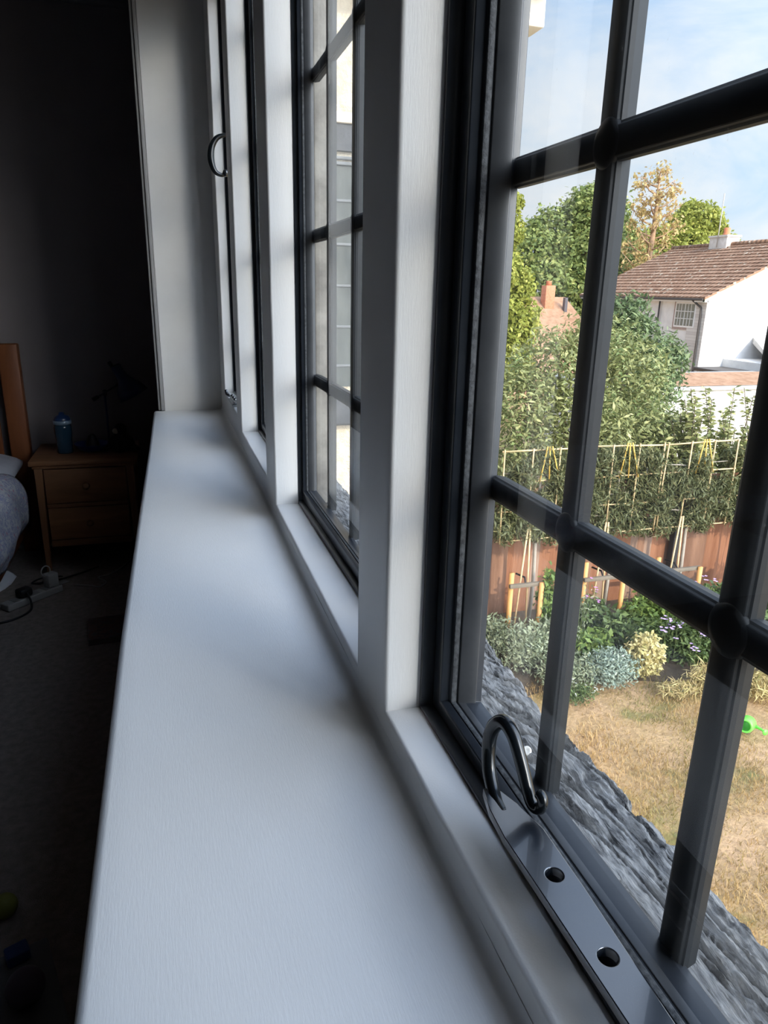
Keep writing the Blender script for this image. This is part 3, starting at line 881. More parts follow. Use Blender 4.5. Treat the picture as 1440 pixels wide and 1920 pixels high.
# =================================================================== WEATHERED OAK BEAM OUTSIDE
def beam():
    ny, nx = 1100, 76
    ys = np.concatenate([np.linspace(-0.9, 0.15, 100, endpoint=False), np.linspace(0.15, 1.15, 800, endpoint=False), np.linspace(1.15, 2.32, 200)])
    t = np.linspace(0, 1, nx)
    Y, T = np.meshgrid(ys, t, indexing='ij')
    # ragged outer edge
    e1 = fbm(ys * 9 + 50, ys * 0 + 1.5, ys * 0 + 8.2, 2) - 0.5
    e2 = np.abs(fbm(ys * 48 + 10, ys * 0 + 4.5, ys * 0 + 2.2, 3) - 0.5)
    edge = 0.408 + e1 * 0.022 - e2 * 0.022
    endf = np.clip((2.32 - ys) / 0.14, 0, 1) ** 0.5
    Wt = 0.80                                    # share of the strip on the top face
    top = np.clip(T / Wt, 0, 1); side = np.clip((T - Wt) / (1 - Wt), 0, 1)
    X = 0.310 + top * (edge[:, None] - 0.310)
    Z = -0.4615 - 0.006 * top ** 2 - 0.012 * np.clip((top - 0.88) / 0.12, 0, 1) ** 2
    X = X + 0.012 * np.sin(side * math.pi / 2) - 0.018 * side
    Z = Z - 0.17 * side
    # grain: long ridges that wander across the beam
    warp = fbm(Y * 4 + 7, X * 16 + 3, Y * 0 + 1, 3) - 0.5
    sl_ = np.interp(ys, [0.2, 0.45, 0.62, 0.75], [0.02, 0.10, 0.32, 0.50])
    Sy = np.concatenate([[0], np.cumsum((sl_[1:] + sl_[:-1]) / 2 * np.diff(ys))])[:, None]
    U = (X - 0.31) * 1.0 + warp * 0.045 + Sy
    r1 = fbm(U * 110 + 30, Y * 5 + 2, Y * 0 + 5, 2)
    r2 = fbm(U * 300 + 60, Y * 16 + 2, Y * 0 + 9, 3)
    rid = 1 - np.abs(2 * r1 - 1)
    n3 = fbm(X * 240, Y * 120, Z * 60 + 3, 3) - 0.5
    crack = np.clip(np.abs(fbm(U * 75 + 11, Y * 6 + 9, Y * 0 + 3, 3) - 0.5) / 0.05, 0, 1)
    erod = np.clip((top - 0.45) / 0.55, 0, 1)
    h = (rid ** 1.5) * 0.0062 + (r2 - 0.5) * 0.0060 + n3 * 0.0052 + (crack - 1) * 0.0110
    h = h * (0.75 + 0.6 * erod) - np.clip(fbm(Y * 30, X * 30 + 4, Y * 0 + 6, 3) - 0.52, 0, 1) * 0.045 * erod
    Z = Z + h * (1 - side * 0.7)
    X = X - side * (rid * 0.004)
    Z = Z - (1 - endf)[:, None] * 0.10
    # rotate normal-ish jitter
    crack_dark = np.clip(0.9 - crack * 0.55 - (r2 - 0.30) * 1.5 - (rid - .5) * .3, 0, 1)  # colour mask: darker in the cracks and low grain
    A = np.stack([X, Y + (r2 - 0.5) * 0.003, Z], -1)
    idx = np.arange(len(ys) * nx).reshape(len(ys), nx)
    F = np.stack([idx[:-1, :-1], idx[:-1, 1:], idx[1:, 1:], idx[1:, :-1]], -1).reshape(-1, 4)
    V = A.reshape(-1, 3)
    # close the underside and ends
    nb0 = len(V)
    under = np.array([(0.310, y, -0.66) for y in ys]); V = np.concatenate([V, under])
    u = np.arange(nb0, nb0 + len(ys))
    F = np.concatenate([F, np.stack([idx[:-1, -1], u[:-1], u[1:], idx[1:, -1]], 1), np.stack([u[:-1], idx[:-1, 0], idx[1:, 0], u[1:]], 1)])
    crack_dark = np.concatenate([crack_dark.ravel(), np.ones(len(ys))])

    def bld(nb, b, tt):
        tc = nb.n('ShaderNodeTexCoord').outputs['Object']
        mp = nb.n('ShaderNodeMapping', ins={'Vector': tc, 'Scale': (6, 1, 3)}).outputs[0]
        n1 = nb.noise(mp, 26, 8, 0.68, 0.8)
        n2 = nb.noise(tc, 8, 4, 0.6)
        c = nb.ramp(n1, [(0.40, (0.035, 0.036, 0.038)), (0.48, (0.22, 0.223, 0.225)), (0.62, (0.38, 0.38, 0.375))])
        c2 = nb.mix(nb.ramp(n2, [(0.45, (0, 0, 0)), (0.7, (0.5, 0.5, 0.5))]), c, (0.29, 0.275, 0.25, 1))
        gm = nb.n('ShaderNodeAttribute', attribute_name='leafrand').outputs['Fac']
        c2 = nb.mix(nb.ramp(gm, [(0.25, (0, 0, 0)), (0.7, (0.95, 0.95, 0.95))]), c2, (0.022, 0.022, 0.024, 1))
        tt.links.new(c2, b.inputs['Base Color'])
        n3 = nb.noise(mp, 60, 6, 0.7, 0.5)
        tt.links.new(nb.n('ShaderNodeBump', ins={'Height': n3, 'Strength': 1.0, 'Distance': 0.006}).outputs[0], b.inputs['Normal'])
    o = mk('oak_beam', V, F, mat('weathered_oak', rough=0.82, spec=0.25, build=bld), smooth=True, attr=crack_dark)
    tag(o, 'weathered silver grey oak beam with a ragged edge just outside the nearest windows', 'timber beam')
    # little pale shells / droppings
    wm = mat('pale_shell', (0.75, 0.72, 0.66), 0.6)
    bm = bmesh.new()
    lathe(bm, [(0.0, 0.0), (0.0045, 0.0005), (0.0052, 0.003), (0.004, 0.0048), (0.0022, 0.0035), (0, 0.003)], 14)
    o = finish(bm, 'snail_shell', wm, None, smooth=True); o.location = (0.3375, 0.560, -0.4595); o.rotation_euler = (0.5, -0.6, 0)
    tag(o, 'tiny pale snail shell on the grey beam behind the curled stay', 'snail shell')


beam()


# =================================================================== WING OF THE HOUSE
def wing():
    t = empty('house_wing', (1.6, 6.0, GZ))
    bx_ = lambda n, m, d, b=0.0: box(n, m, (d[0] - 1.6, d[1] - 1.6, d[2] - 6, d[3] - 6, d[4] - GZ, d[5] - GZ), t, b)
    rend = noisy('lumpy_lime_render', (0.46, 0.40, 0.31), (0.62, 0.56, 0.45), 9, 0.95, 1.0, 22, spec=0.1, bdist=0.03)
    dark = noisy('blackened_timber', (0.030, 0.034, 0.042), (0.055, 0.060, 0.070), 12, 0.6, 0.4, 40)
    grey = noisy('grey_rail_paint', (0.10, 0.11, 0.12), (0.14, 0.15, 0.16), 10, 0.6)
    cream = noisy('cream_fascia', (0.74, 0.68, 0.58), (0.80, 0.74, 0.64), 6, 0.7)
    bx_('wall', rend, (0.371, 2.65, 6.0, 8.5, GZ, 2.35))
    bx_('stone_ledge', cream, (0.371, 2.68, 5.93, 6.0, 1.225, 1.30), 0.01)
    bx_('window_head_beam', dark, (0.371, 2.66, 5.955, 6.0, 1.03, 1.222), 0.006)
    for z in (0.985, 0.945):
        bx_('head_rail', grey, (0.371, 2.64, 5.965, 6.0, z - 0.012, z + 0.012), 0.003)
    gl = mat('dull_pane', (0.13, 0.145, 0.150), 0.35, spec=0.5)
    glz = noisy('dull_leaded_pane', (0.035, 0.042, 0.042), (0.075, 0.085, 0.082), 7, 0.6, 0.4, 12, (1, 1, 0.4))
    bx_('bay_panes', glz, (0.371, 2.60, 5.985, 6.0, -0.80, 0.93))
    for z in (0.676, 0.349, 0.028, -0.30, -0.622):
        bx_('glazing_rail', grey, (0.371, 2.60, 5.972, 5.986, z - 0.010, z + 0.010), 0.002)
    for x in (1.10, 1.80, 2.57):
        bx_('mullion', grey, (x - 0.018, x + 0.018, 5.968, 5.986, -0.80, 0.93), 0.003)
    bx_('bay_sill_beam', dark, (0.371, 2.66, 5.90, 6.0, -1.13, -0.88), 0.03)
    bx_('eave_soffit', cream, (0.371, 3.10, 5.62, 8.5, 2.24, 2.32))
    bx_('fascia', cream, (0.371, 3.12, 5.58, 5.62, 2.22, 2.42), 0.006)
    bx_('eave_bracket', cream, (2.655, 3.035, 5.80, 6.05, 1.99, 2.235), 0.012)
    tl = noisy('brown_roof_tile', (0.18, 0.09, 0.06), (0.28, 0.15, 0.10), 12, 0.8, 0.5, 20)
    bm = bmesh.new()
    pts = [(0.371, 5.52, 2.40), (3.16, 5.52, 2.40), (3.16, 7.9, 3.9), (0.371, 7.9, 3.9)]
    for dz in (0, 0.08):
        pass
    vs = [bm.verts.new((p[0] - 1.6, p[1] - 6, p[2] - GZ + dz)) for dz in (0.02, 0.10) for p in pts]
    for f in ((0, 1, 2, 3), (7, 6, 5, 4), (0, 4, 5, 1), (1, 5, 6, 2), (2, 6, 7, 3), (3, 7, 4, 0)): bm.faces.new([vs[i] for i in f])
    finish(bm, 'roof', tl, t)
    tag(t, 'cream rendered wing of the house with a long leaded bay, seen through the second window', 'building')


wing()

# =================================================================== GARDEN
def ground():
    def bld(nb, b, tt):
        tc = nb.n('ShaderNodeTexCoord').outputs['Object']
        n1 = nb.noise(tc, 1.3, 6, 0.65, 0.4)
        n2 = nb.noise(tc, 22, 5, 0.7)
        c = nb.ramp(n1, [(0.36, (0.20, 0.19, 0.07)), (0.47, (0.40, 0.28, 0.14)), (0.62, (0.50, 0.34, 0.20))])
        c = nb.mix(nb.ramp(n2, [(0.35, (0.6,) * 3), (0.65, (0,) * 3)]), c, (0.20, 0.13, 0.07, 1))
        tt.links.new(c, b.inputs['Base Color'])
        tt.links.new(nb.n('ShaderNodeBump', ins={'Height': n2, 'Strength': 0.8, 'Distance': 0.03}).outputs[0], b.inputs['Normal'])
    m = mat('dry_lawn', rough=0.95, spec=0.1, build=bld)
    o = mk('ground', [(0.34, -30, GZ), (120, -30, GZ), (120, 120, GZ), (0.34, 120, GZ)], [(0, 1, 2, 3)], m)
    tag(o, 'parched straw coloured garden ground', kind='structure')
    soil = noisy('bed_soil', (0.055, 0.040, 0.028), (0.10, 0.075, 0.05), 12, 0.95, 0.8, 40)
    # flower bed soil, curved front edge
    nx = 40
    xs = np.linspace(2.6, 9.5, nx)
    V = []
    for x in xs:
        yf = 5.75 + 0.35 * math.sin((x - 3) * 1.1) - 0.1 * (x - 4)
        V += [(x, yf, GZ + 0.004), (x, yf + 0.3, GZ + 0.05), (x, 7.86, GZ + 0.06)]
    F = []
    for i in range(nx - 1):
        for k in range(2): F.append((i * 3 + k, i * 3 + 3 + k, i * 3 + 4 + k, i * 3 + 1 + k))
    o = mk('ground_soil', V, F, soil, smooth=True); tag(o, 'dark soil of the flower bed along the fence', kind='structure')


ground()


def blades(name, n, region, hgt, m, seed, lean=0.6, wid=0.004, lab='', group=None):
    rs = np.random.RandomState(seed)
    x = rs.uniform(region[0], region[1], n); y = rs.uniform(region[2], region[3], n)
    dens = fbm(x * 1.6 + 4, y * 1.6 + 9, x * 0 + 2, 3)
    keep = rs.rand(n) < np.clip((dens - 0.30) * 3.2, 0.15, 1)
    yf = 5.80 + 0.35 * np.sin((x - 3) * 1.1) - 0.1 * (x - 4)
    keep &= y < yf + 0.12
    x, y = x[keep], y[keep]; n = len(x)
    h = hgt * rs.uniform(0.4, 1.3, n) * (0.6 + dens[keep])
    a = rs.uniform(0, 2 * math.pi, n); l = rs.uniform(0.2, 1.0, n) * lean * h
    b = rs.uniform(0, 2 * math.pi, n); wx, wy = np.cos(b) * wid, np.sin(b) * wid
    z = np.full(n, GZ)
    p0 = np.stack([x - wx, y - wy, z], 1); p1 = np.stack([x + wx, y + wy, z], 1)
    q0 = np.stack([x - wx * .7 + np.cos(a) * l * .4, y - wy * .7 + np.sin(a) * l * .4, z + h * .6], 1)
    q1 = q0 + np.stack([wx * 1.4, wy * 1.4, z * 0], 1)
    tp = np.stack([x + np.cos(a) * l, y + np.sin(a) * l, z + h * .95], 1)
    V = np.stack([p0, p1, q1, q0, tp], 1).reshape(-1, 3)
    i = np.arange(n) * 5
    F = np.concatenate([np.stack([i, i + 1, i + 2], 1), np.stack([i, i + 2, i + 3], 1), np.stack([i + 3, i + 2, i + 4], 1)])
    g = np.clip(fbm(x * 1.3 + 14, y * 1.3 + 3, x * 0 + 7, 3) * 1.6 - 0.35 + rs.uniform(-.15, .15, n), 0, 1)
    o = mk(name, V, F, m, attr=np.repeat(g, 5))
    tag(o, lab, 'grass', kind='stuff')


GR = leafmat('straw_grass', (0.17, 0.18, 0.05), (0.44, 0.30, 0.13), tr=0.25, c3=(0.58, 0.42, 0.22))
blades('lawn_grass', 60000, (1.8, 9.0, 1.8, 6.3), 0.05, GR, 3, 1.0, 0.0035, 'dry straw coloured lawn grass with a few green patches')

rs0 = np.random.RandomState(11)


def leaf_cloud(n, lobes, size, rs, droop=0.3, aspect=2.2, shell=0.75, outw=0.5, zmin=None):
    """n leaves (folded quads) spread through ellipsoid lobes (cx,cy,cz,rx,ry,rz)"""
    L = np.array(lobes, float)
    vol = L[:, 3] * L[:, 4] * L[:, 5]; p = vol ** 0.67; p /= p.sum()
    k = rs.choice(len(L), n, p=p)
    d = rs.normal(size=(n, 3)); d /= np.linalg.norm(d, axis=1)[:, None]
    r = 1 - (1 - shell) * rs.rand(n) ** 1.2 * 1.3
    r = np.clip(r, 0.1, 1) + rs.normal(0, 0.05, n)
    lump = fbm(d[:, 0] * 3 + k, d[:, 1] * 3 + 7, d[:, 2] * 3 + 2, 2) - 0.5
    r = r * (1 + lump * 0.55)
    P = L[k, :3] + d * r[:, None] * L[k, 3:6]
    nrm = d * outw + rs.normal(0, 0.5, (n, 3)); nrm[:, 2] += 0.35
    nrm /= np.linalg.norm(nrm, axis=1)[:, None]
    u = np.cross(nrm, rs.normal(size=(n, 3))); u[:, 2] -= droop; u -= nrm * (u * nrm).sum(1)[:, None]
    u /= np.linalg.norm(u, axis=1)[:, None] + 1e-9
    v = np.cross(nrm, u)
    s = size * rs.uniform(0.6, 1.35, n)[:, None]
    ln, wd = u * s, v * s / aspect
    V = np.stack([P - ln * 0.5, P + wd * 0.5 + nrm * s * 0.06, P + ln * 0.5, P - wd * 0.5 + nrm * s * 0.06], 1)
    if zmin is not None:
        ok = P[:, 2] > zmin; V = V[ok]
    n = len(V)
    F = np.arange(n * 4).reshape(n, 4)
    a = np.clip(rs.normal(0.5, 0.22, n), 0, 1)
    return V.reshape(-1, 3), F, np.repeat(a, 4)


def lobes_for(c, R, n, rs, rr=(0.35, 0.6), zs=1.0):
    out = []
    for i in range(n):
        d = rs.normal(size=3); d /= np.linalg.norm(d); d *= rs.rand() ** 0.4
        q = rs.uniform(*rr)
        out.append((c[0] + d[0] * R[0] * (1 - q * 0.8), c[1] + d[1] * R[1] * (1 - q * 0.8), c[2] + d[2] * R[2] * (1 - q * 0.8), R[0] * q, R[1] * q, R[2] * q * zs))
    return out


BARK = noisy('grey_brown_bark', (0.10, 0.075, 0.055), (0.18, 0.14, 0.10), 10, 0.9, 0.6, 30, (1, 1, .3))


def shift(V, loc): return V - np.array(loc)


def tree(name, base, lobes, n, size, lm, lab, cat='tree', group=None, trunk_r=0.25, seed=1, aspect=1.6, shell=0.7, limbs=6, bark=None, droop=0.3):
    rs = np.random.RandomState(seed)
    t = empty(name, base)
    V, F, a = leaf_cloud(n, lobes, size, rs, aspect=aspect, shell=shell, droop=droop)
    mk('foliage', shift(V, base), F, lm, t, attr=a)
    bm = bmesh.new()
    L = sorted(lobes, key=lambda q: q[2])
    zc = np.mean([q[2] for q in L]); cx = np.mean([q[0] for q in L]); cy = np.mean([q[1] for q in L])
    B = Vector(base)
    fork = B.lerp(Vector((cx, cy, zc)), 0.55)
    tube(bm, [(0, 0, 0), tuple((fork - B) * 0.5 + Vector((trunk_r * .5, 0, 0))), tuple(fork - B)], [trunk_r, trunk_r * .85, trunk_r * .65], 10)
    for q in [L[int(i)] for i in np.linspace(0, len(L) - 1, min(limbs, len(L)))]:
        e = Vector(q[:3]) - B; f = fork - B
        tube(bm, [tuple(f), tuple(f.lerp(e, .5) + Vector((0, 0, q[5] * .2))), tuple(e), tuple(e + Vector((0, 0, q[5] * .6)))], [trunk_r * .5, trunk_r * .3, trunk_r * .18, trunk_r * .06], 7)
    finish(bm, 'trunk', bark or BARK, t, smooth=True)
    tag(t, lab, cat, group)
    return t


LM_DEEP = leafmat('broadleaf_green', (0.10, 0.15, 0.045), (0.25, 0.30, 0.09), tr=0.30, c3=(0.46, 0.46, 0.16))
LM_YEL = leafmat('sunlit_yellow_green', (0.16, 0.20, 0.035), (0.34, 0.36, 0.07), tr=0.35, c3=(0.50, 0.48, 0.12))
LM_RUST = leafmat('rusty_dry_leaf', (0.42, 0.27, 0.12), (0.58, 0.44, 0.20), tr=0.35, c3=(0.55, 0.52, 0.22))
LM_LAUREL = leafmat('laurel_green', (0.13, 0.155, 0.055), (0.27, 0.29, 0.115), tr=0.22, rough=0.5, c3=(0.54, 0.53, 0.25))
LM_BAY = leafmat('narrow_dark_leaf', (0.075, 0.09, 0.04), (0.14, 0.155, 0.07), tr=0.2, rough=0.5, c3=(0.27, 0.24, 0.11))


def trees():
    rs = np.random.RandomState(5)
    # large broadleaf
    lb = []
    for (x, y, z, r) in ((21.3, 40, 2.0, 2.4), (23.0, 40.5, 3.4, 2.0), (25.2, 40, 4.6, 2.1), (24.4, 39, 2.0, 2.6), (26.8, 40.5, 3.2, 2.0), (26.2, 39, 0.8, 2.6), (22.4, 38.5, -0.2, 2.8), (25.6, 41, 5.6, 1.0),
                         (24.4, 39.6, 4.4, 1.2), (28.2, 40, 2.0, 1.5), (27.9, 39, -0.6, 2.0)):
        lb.append((x, y, z, r, r * .9, r * .82))
    tree('broadleaf_tree', (24.5, 40, GZ), lb, 38000, 0.27, LM_DEEP, 'big dense green tree behind the rooftops, left of the dried tree', trunk_r=0.45, seed=21)
    lb = []
    for (x, y, z, r) in ((31.8, 43, 2.6, 2.3), (34.6, 42.5, 4.7, 1.8), (33.2, 42, 3.2, 2.0), (36.4, 43, 3.0, 1.9), (35.2, 44, 5.4, 1.0), (37.6, 43.5, 1.2, 1.8), (30.6, 42, 0.8, 2.4), (34.5, 42, 1.4, 2.6), (36.2, 43, 4.4, 1.1)):
        lb.append((x, y, z, r, r * .9, r * .82))
    tree('broadleaf_tree', (34, 43, GZ), lb, 28000, 0.27, LM_YEL, 'bushy yellow-green tree behind the white house roof', trunk_r=0.4, seed=22)
    # dried, sparse tree between the two
    base = Vector((25.9, 35.5, GZ)); t = empty('dried_tree', base)
    bm = bmesh.new(); tips = []
    tube(bm, [(0, 0, 0), (0.05, 0, 4.5), (0.25, 0, 7.8), (0.2, 0, 10.6)], [0.30, 0.22, 0.13, 0.03], 8)
    for i in range(30):
        h = 4.6 + 5.8 * i / 30; a = i * 2.4; ln = (2.0 - 0.9 * i / 30) * rs.uniform(.7, 1.2)
        s = Vector((0.1, 0, h)); e = s + Vector((math.cos(a) * ln, math.sin(a) * ln * .7, ln * .55))
        md = s.lerp(e, .5) + Vector((0, 0, -.15))
        tube(bm, [tuple(s), tuple(md), tuple(e)], [.06, .04, .012], 5)
        for j in range(5):
            q = md.lerp(e, rs.rand()); g = q + Vector((rs.normal(0, .3), rs.normal(0, .3), rs.uniform(-.5, .35)))
            tube(bm, [tuple(q), tuple(g)], [.02, .006], 4); tips.append(g)
    finish(bm, 'branches', noisy('pale_bark', (0.32, 0.20, 0.12), (0.42, 0.28, 0.18), 10, 0.9), t, smooth=True)
    lb = [(g.x, g.y, g.z, .30, .30, .42) for g in tips]
    V, F, a = leaf_cloud(2900, lb, 0.20, rs, droop=0.9, shell=0.1, aspect=1.8)
    mk('foliage', V, F, LM_RUST, t, attr=a)
    tag(t, 'sparse tree with rusty dried leaves standing between two green trees', 'tree')
    # tall yellow-green tree at the window's left edge
    lb = [(x, 22, z, r, r, r * 1.1) for x, z, r in ((10.35, -2.2, 1.0), (10.6, -0.8, 0.95), (10.5, 0.6, 0.8), (10.75, 1.9, 0.55), (10.95, 2.7, 0.30), (11.2, 0.2, .65), (11.45, -0.9, .7), (11.0, -2.0, 1.0))]
    tree('slender_tree', (10.6, 22, GZ), lb, 15000, 0.16, LM_YEL, 'slender sunlit yellow-green tree at the left edge of the nearest window', trunk_r=0.15, seed=31)
    # far right tip of a tree past the roof
    lb = [(49.5, 45, 4.6, 1.7, 1.5, 1.5), (51.5, 45, 4.0, 2.4, 1.8, 1.8)]
    tree('distant_tree', (50.5, 45, GZ), lb, 5000, 0.4, LM_DEEP, 'tip of a distant green tree at the right edge above the roof', trunk_r=0.4, seed=33, limbs=2)


trees()


def shoot(rs, base, h, leafL, n):
    """upright leafy shoot, leaves in pairs arching outwards; returns verts"""
    out = []
    for i in range(n):
        f = i / n; z = base[2] + h * f
        a = i * 2.4 + rs.rand() * .5
        for s in (0,):
            dx, dy = math.cos(a), math.sin(a)
            L = leafL * (1.1 - 0.6 * f) * rs.uniform(.8, 1.2); wd = L * 0.17
            p0 = np.array((base[0] + rs.normal(0, .01), base[1], z))
            m = p0 + np.array((dx * L * .5, dy * L * .5, L * .30)); e = p0 + np.array((dx * L, dy * L, L * .12))
            sd = np.array((-dy * .8, dx * .8, rs.uniform(-.7, .7))) * wd
            out += [p0, m - sd, e, m + sd]
    return out


def laurel():
    rs = np.random.RandomState(8)
    lb = []
    specs = ((5.5, 10.3, -1.7, .75), (6.2, 10.6, -1.15, .8), (7.1, 10.8, -0.95, .75), (7.7, 10.6, -1.35, .75), (6.6, 10.1, -2.2, .95), (7.6, 10.2, -2.5, .95), (5.6, 10.0, -2.8, .9), (8.4, 10.5, -2.4, .75), (6.6, 9.9, -3.3, .95), (8.2, 10.2, -3.3, .9), (5.0, 10.3, -3.4, .9))
    for x, y, z, r in specs: lb.append((x, y, z, r, r * .8, r * .9))
    base = (6.8, 10.4, GZ)
    t = empty('laurel_bush', base)
    V, F, a = leaf_cloud(27000, lb, 0.115, rs, droop=0.2, aspect=3.0, shell=0.55, outw=0.3)
    mk('foliage', shift(V, base), F, LM_LAUREL, t, attr=a)
    W = []
    tops = [(rs.uniform(5.0, 8.5), rs.uniform(9.8, 10.6)) for _ in range(95)]
    for x, y in tops:
        z = -1.55 + 0.9 * math.exp(-((x - 7.0) / 1.2) ** 2) - 0.35 * max(0, x - 7.9) * 1.6
        W += shoot(rs, (x, y, z + rs.uniform(-1.4, 0.05)), rs.uniform(.45, .75), 0.15, 17)
    W = np.array(W); n = len(W) // 4
    mk('shoots', shift(W, base), np.arange(n * 4).reshape(n, 4), leafmat('fresh_shoot', (0.13, 0.20, 0.07), (0.30, 0.36, 0.14), tr=0.3, rough=.45, c3=(0.52, 0.54, 0.28)), t, attr=np.repeat(np.clip(rs.normal(.5, .25, n), 0, 1), 4))
    bm = bmesh.new()
    for x, y, z, r in specs:
        tube(bm, [(0, 0, 0), ((x - base[0]) * .5, (y - base[1]) * .5, (z - base[2]) * .6), (x - base[0], y - base[1], z - base[2] + r * .5)], [.07, .045, .015], 6)
    finish(bm, 'stems', BARK, t, smooth=True)
    tag(t, 'large leafy laurel bush with upright pale shoots beyond the fence', 'bush')
    # darker shrub rising in front of the house
    lb = [(8.9, 12.3, -0.95, .75, .6, .75), (8.6, 12.2, -0.35, .5, .5, .45), (9.4, 12.3, -1.6, .8, .6, .8), (9.9, 12.4, -1.2, .4, .4, .45), (9.0, 12.2, -2.6, .9, .8, 1.0)]
    tree('dark_shrub', (9.1, 12.3, GZ), lb, 9000, 0.15, leafmat('dark_shrub_leaf', (0.07, 0.11, 0.05), (0.15, 0.21, 0.09), tr=.25, c3=(.30, .34, .17)),
         'darker green shrub rising behind the laurel in front of the white house', 'shrub', trunk_r=.05, seed=44, aspect=3.0, shell=.5)
    # thin open branches on the right
    base = (9.2, 9.7, GZ); t = empty('open_shrub', base)
    bm = bmesh.new(); W = []
    for i in range(60):
        bxp = rs.uniform(-1.0, 1.0)
        top = Vector((bxp * 1.25 + rs.normal(0, .15), rs.normal(0, .25), 2.1 + rs.uniform(-.5, .85) - 0.25 * abs(bxp)))
        p = [Vector((bxp * .3, 0, 0)), Vector((bxp * .8, 0, 1.1)), top]
        tube(bm, [tuple(q) for q in catmull(p, 4)], .0065, 5)
        for j in range(105):
            f = rs.uniform(.35, 1.0); q = p[1].lerp(top, (f - .35) / .65)
            a = rs.uniform(0, 6.28); L = rs.uniform(.09, .16)
            d = np.array((math.cos(a), math.sin(a) * .7, rs.uniform(-.3, .4))); q = np.array(q)
            sd = rs.normal(size=3); sd = sd - d * (sd @ d) / (d @ d); sd = sd / np.linalg.norm(sd) * L * .19
            W += [q, q + d * L * .5 - sd + (0, 0, .01), q + d * L, q + d * L * .5 + sd + (0, 0, .01)]
    finish(bm, 'stems', BARK, t, smooth=True)
    W = np.array(W); n = len(W) // 4
    mk('foliage', W, np.arange(n * 4).reshape(n, 4), LM_LAUREL, t, attr=np.repeat(rs.rand(n), 4))
    tag(t, 'open thin-leaved shrub against the white outbuilding wall, right of the laurel', 'shrub')


laurel()


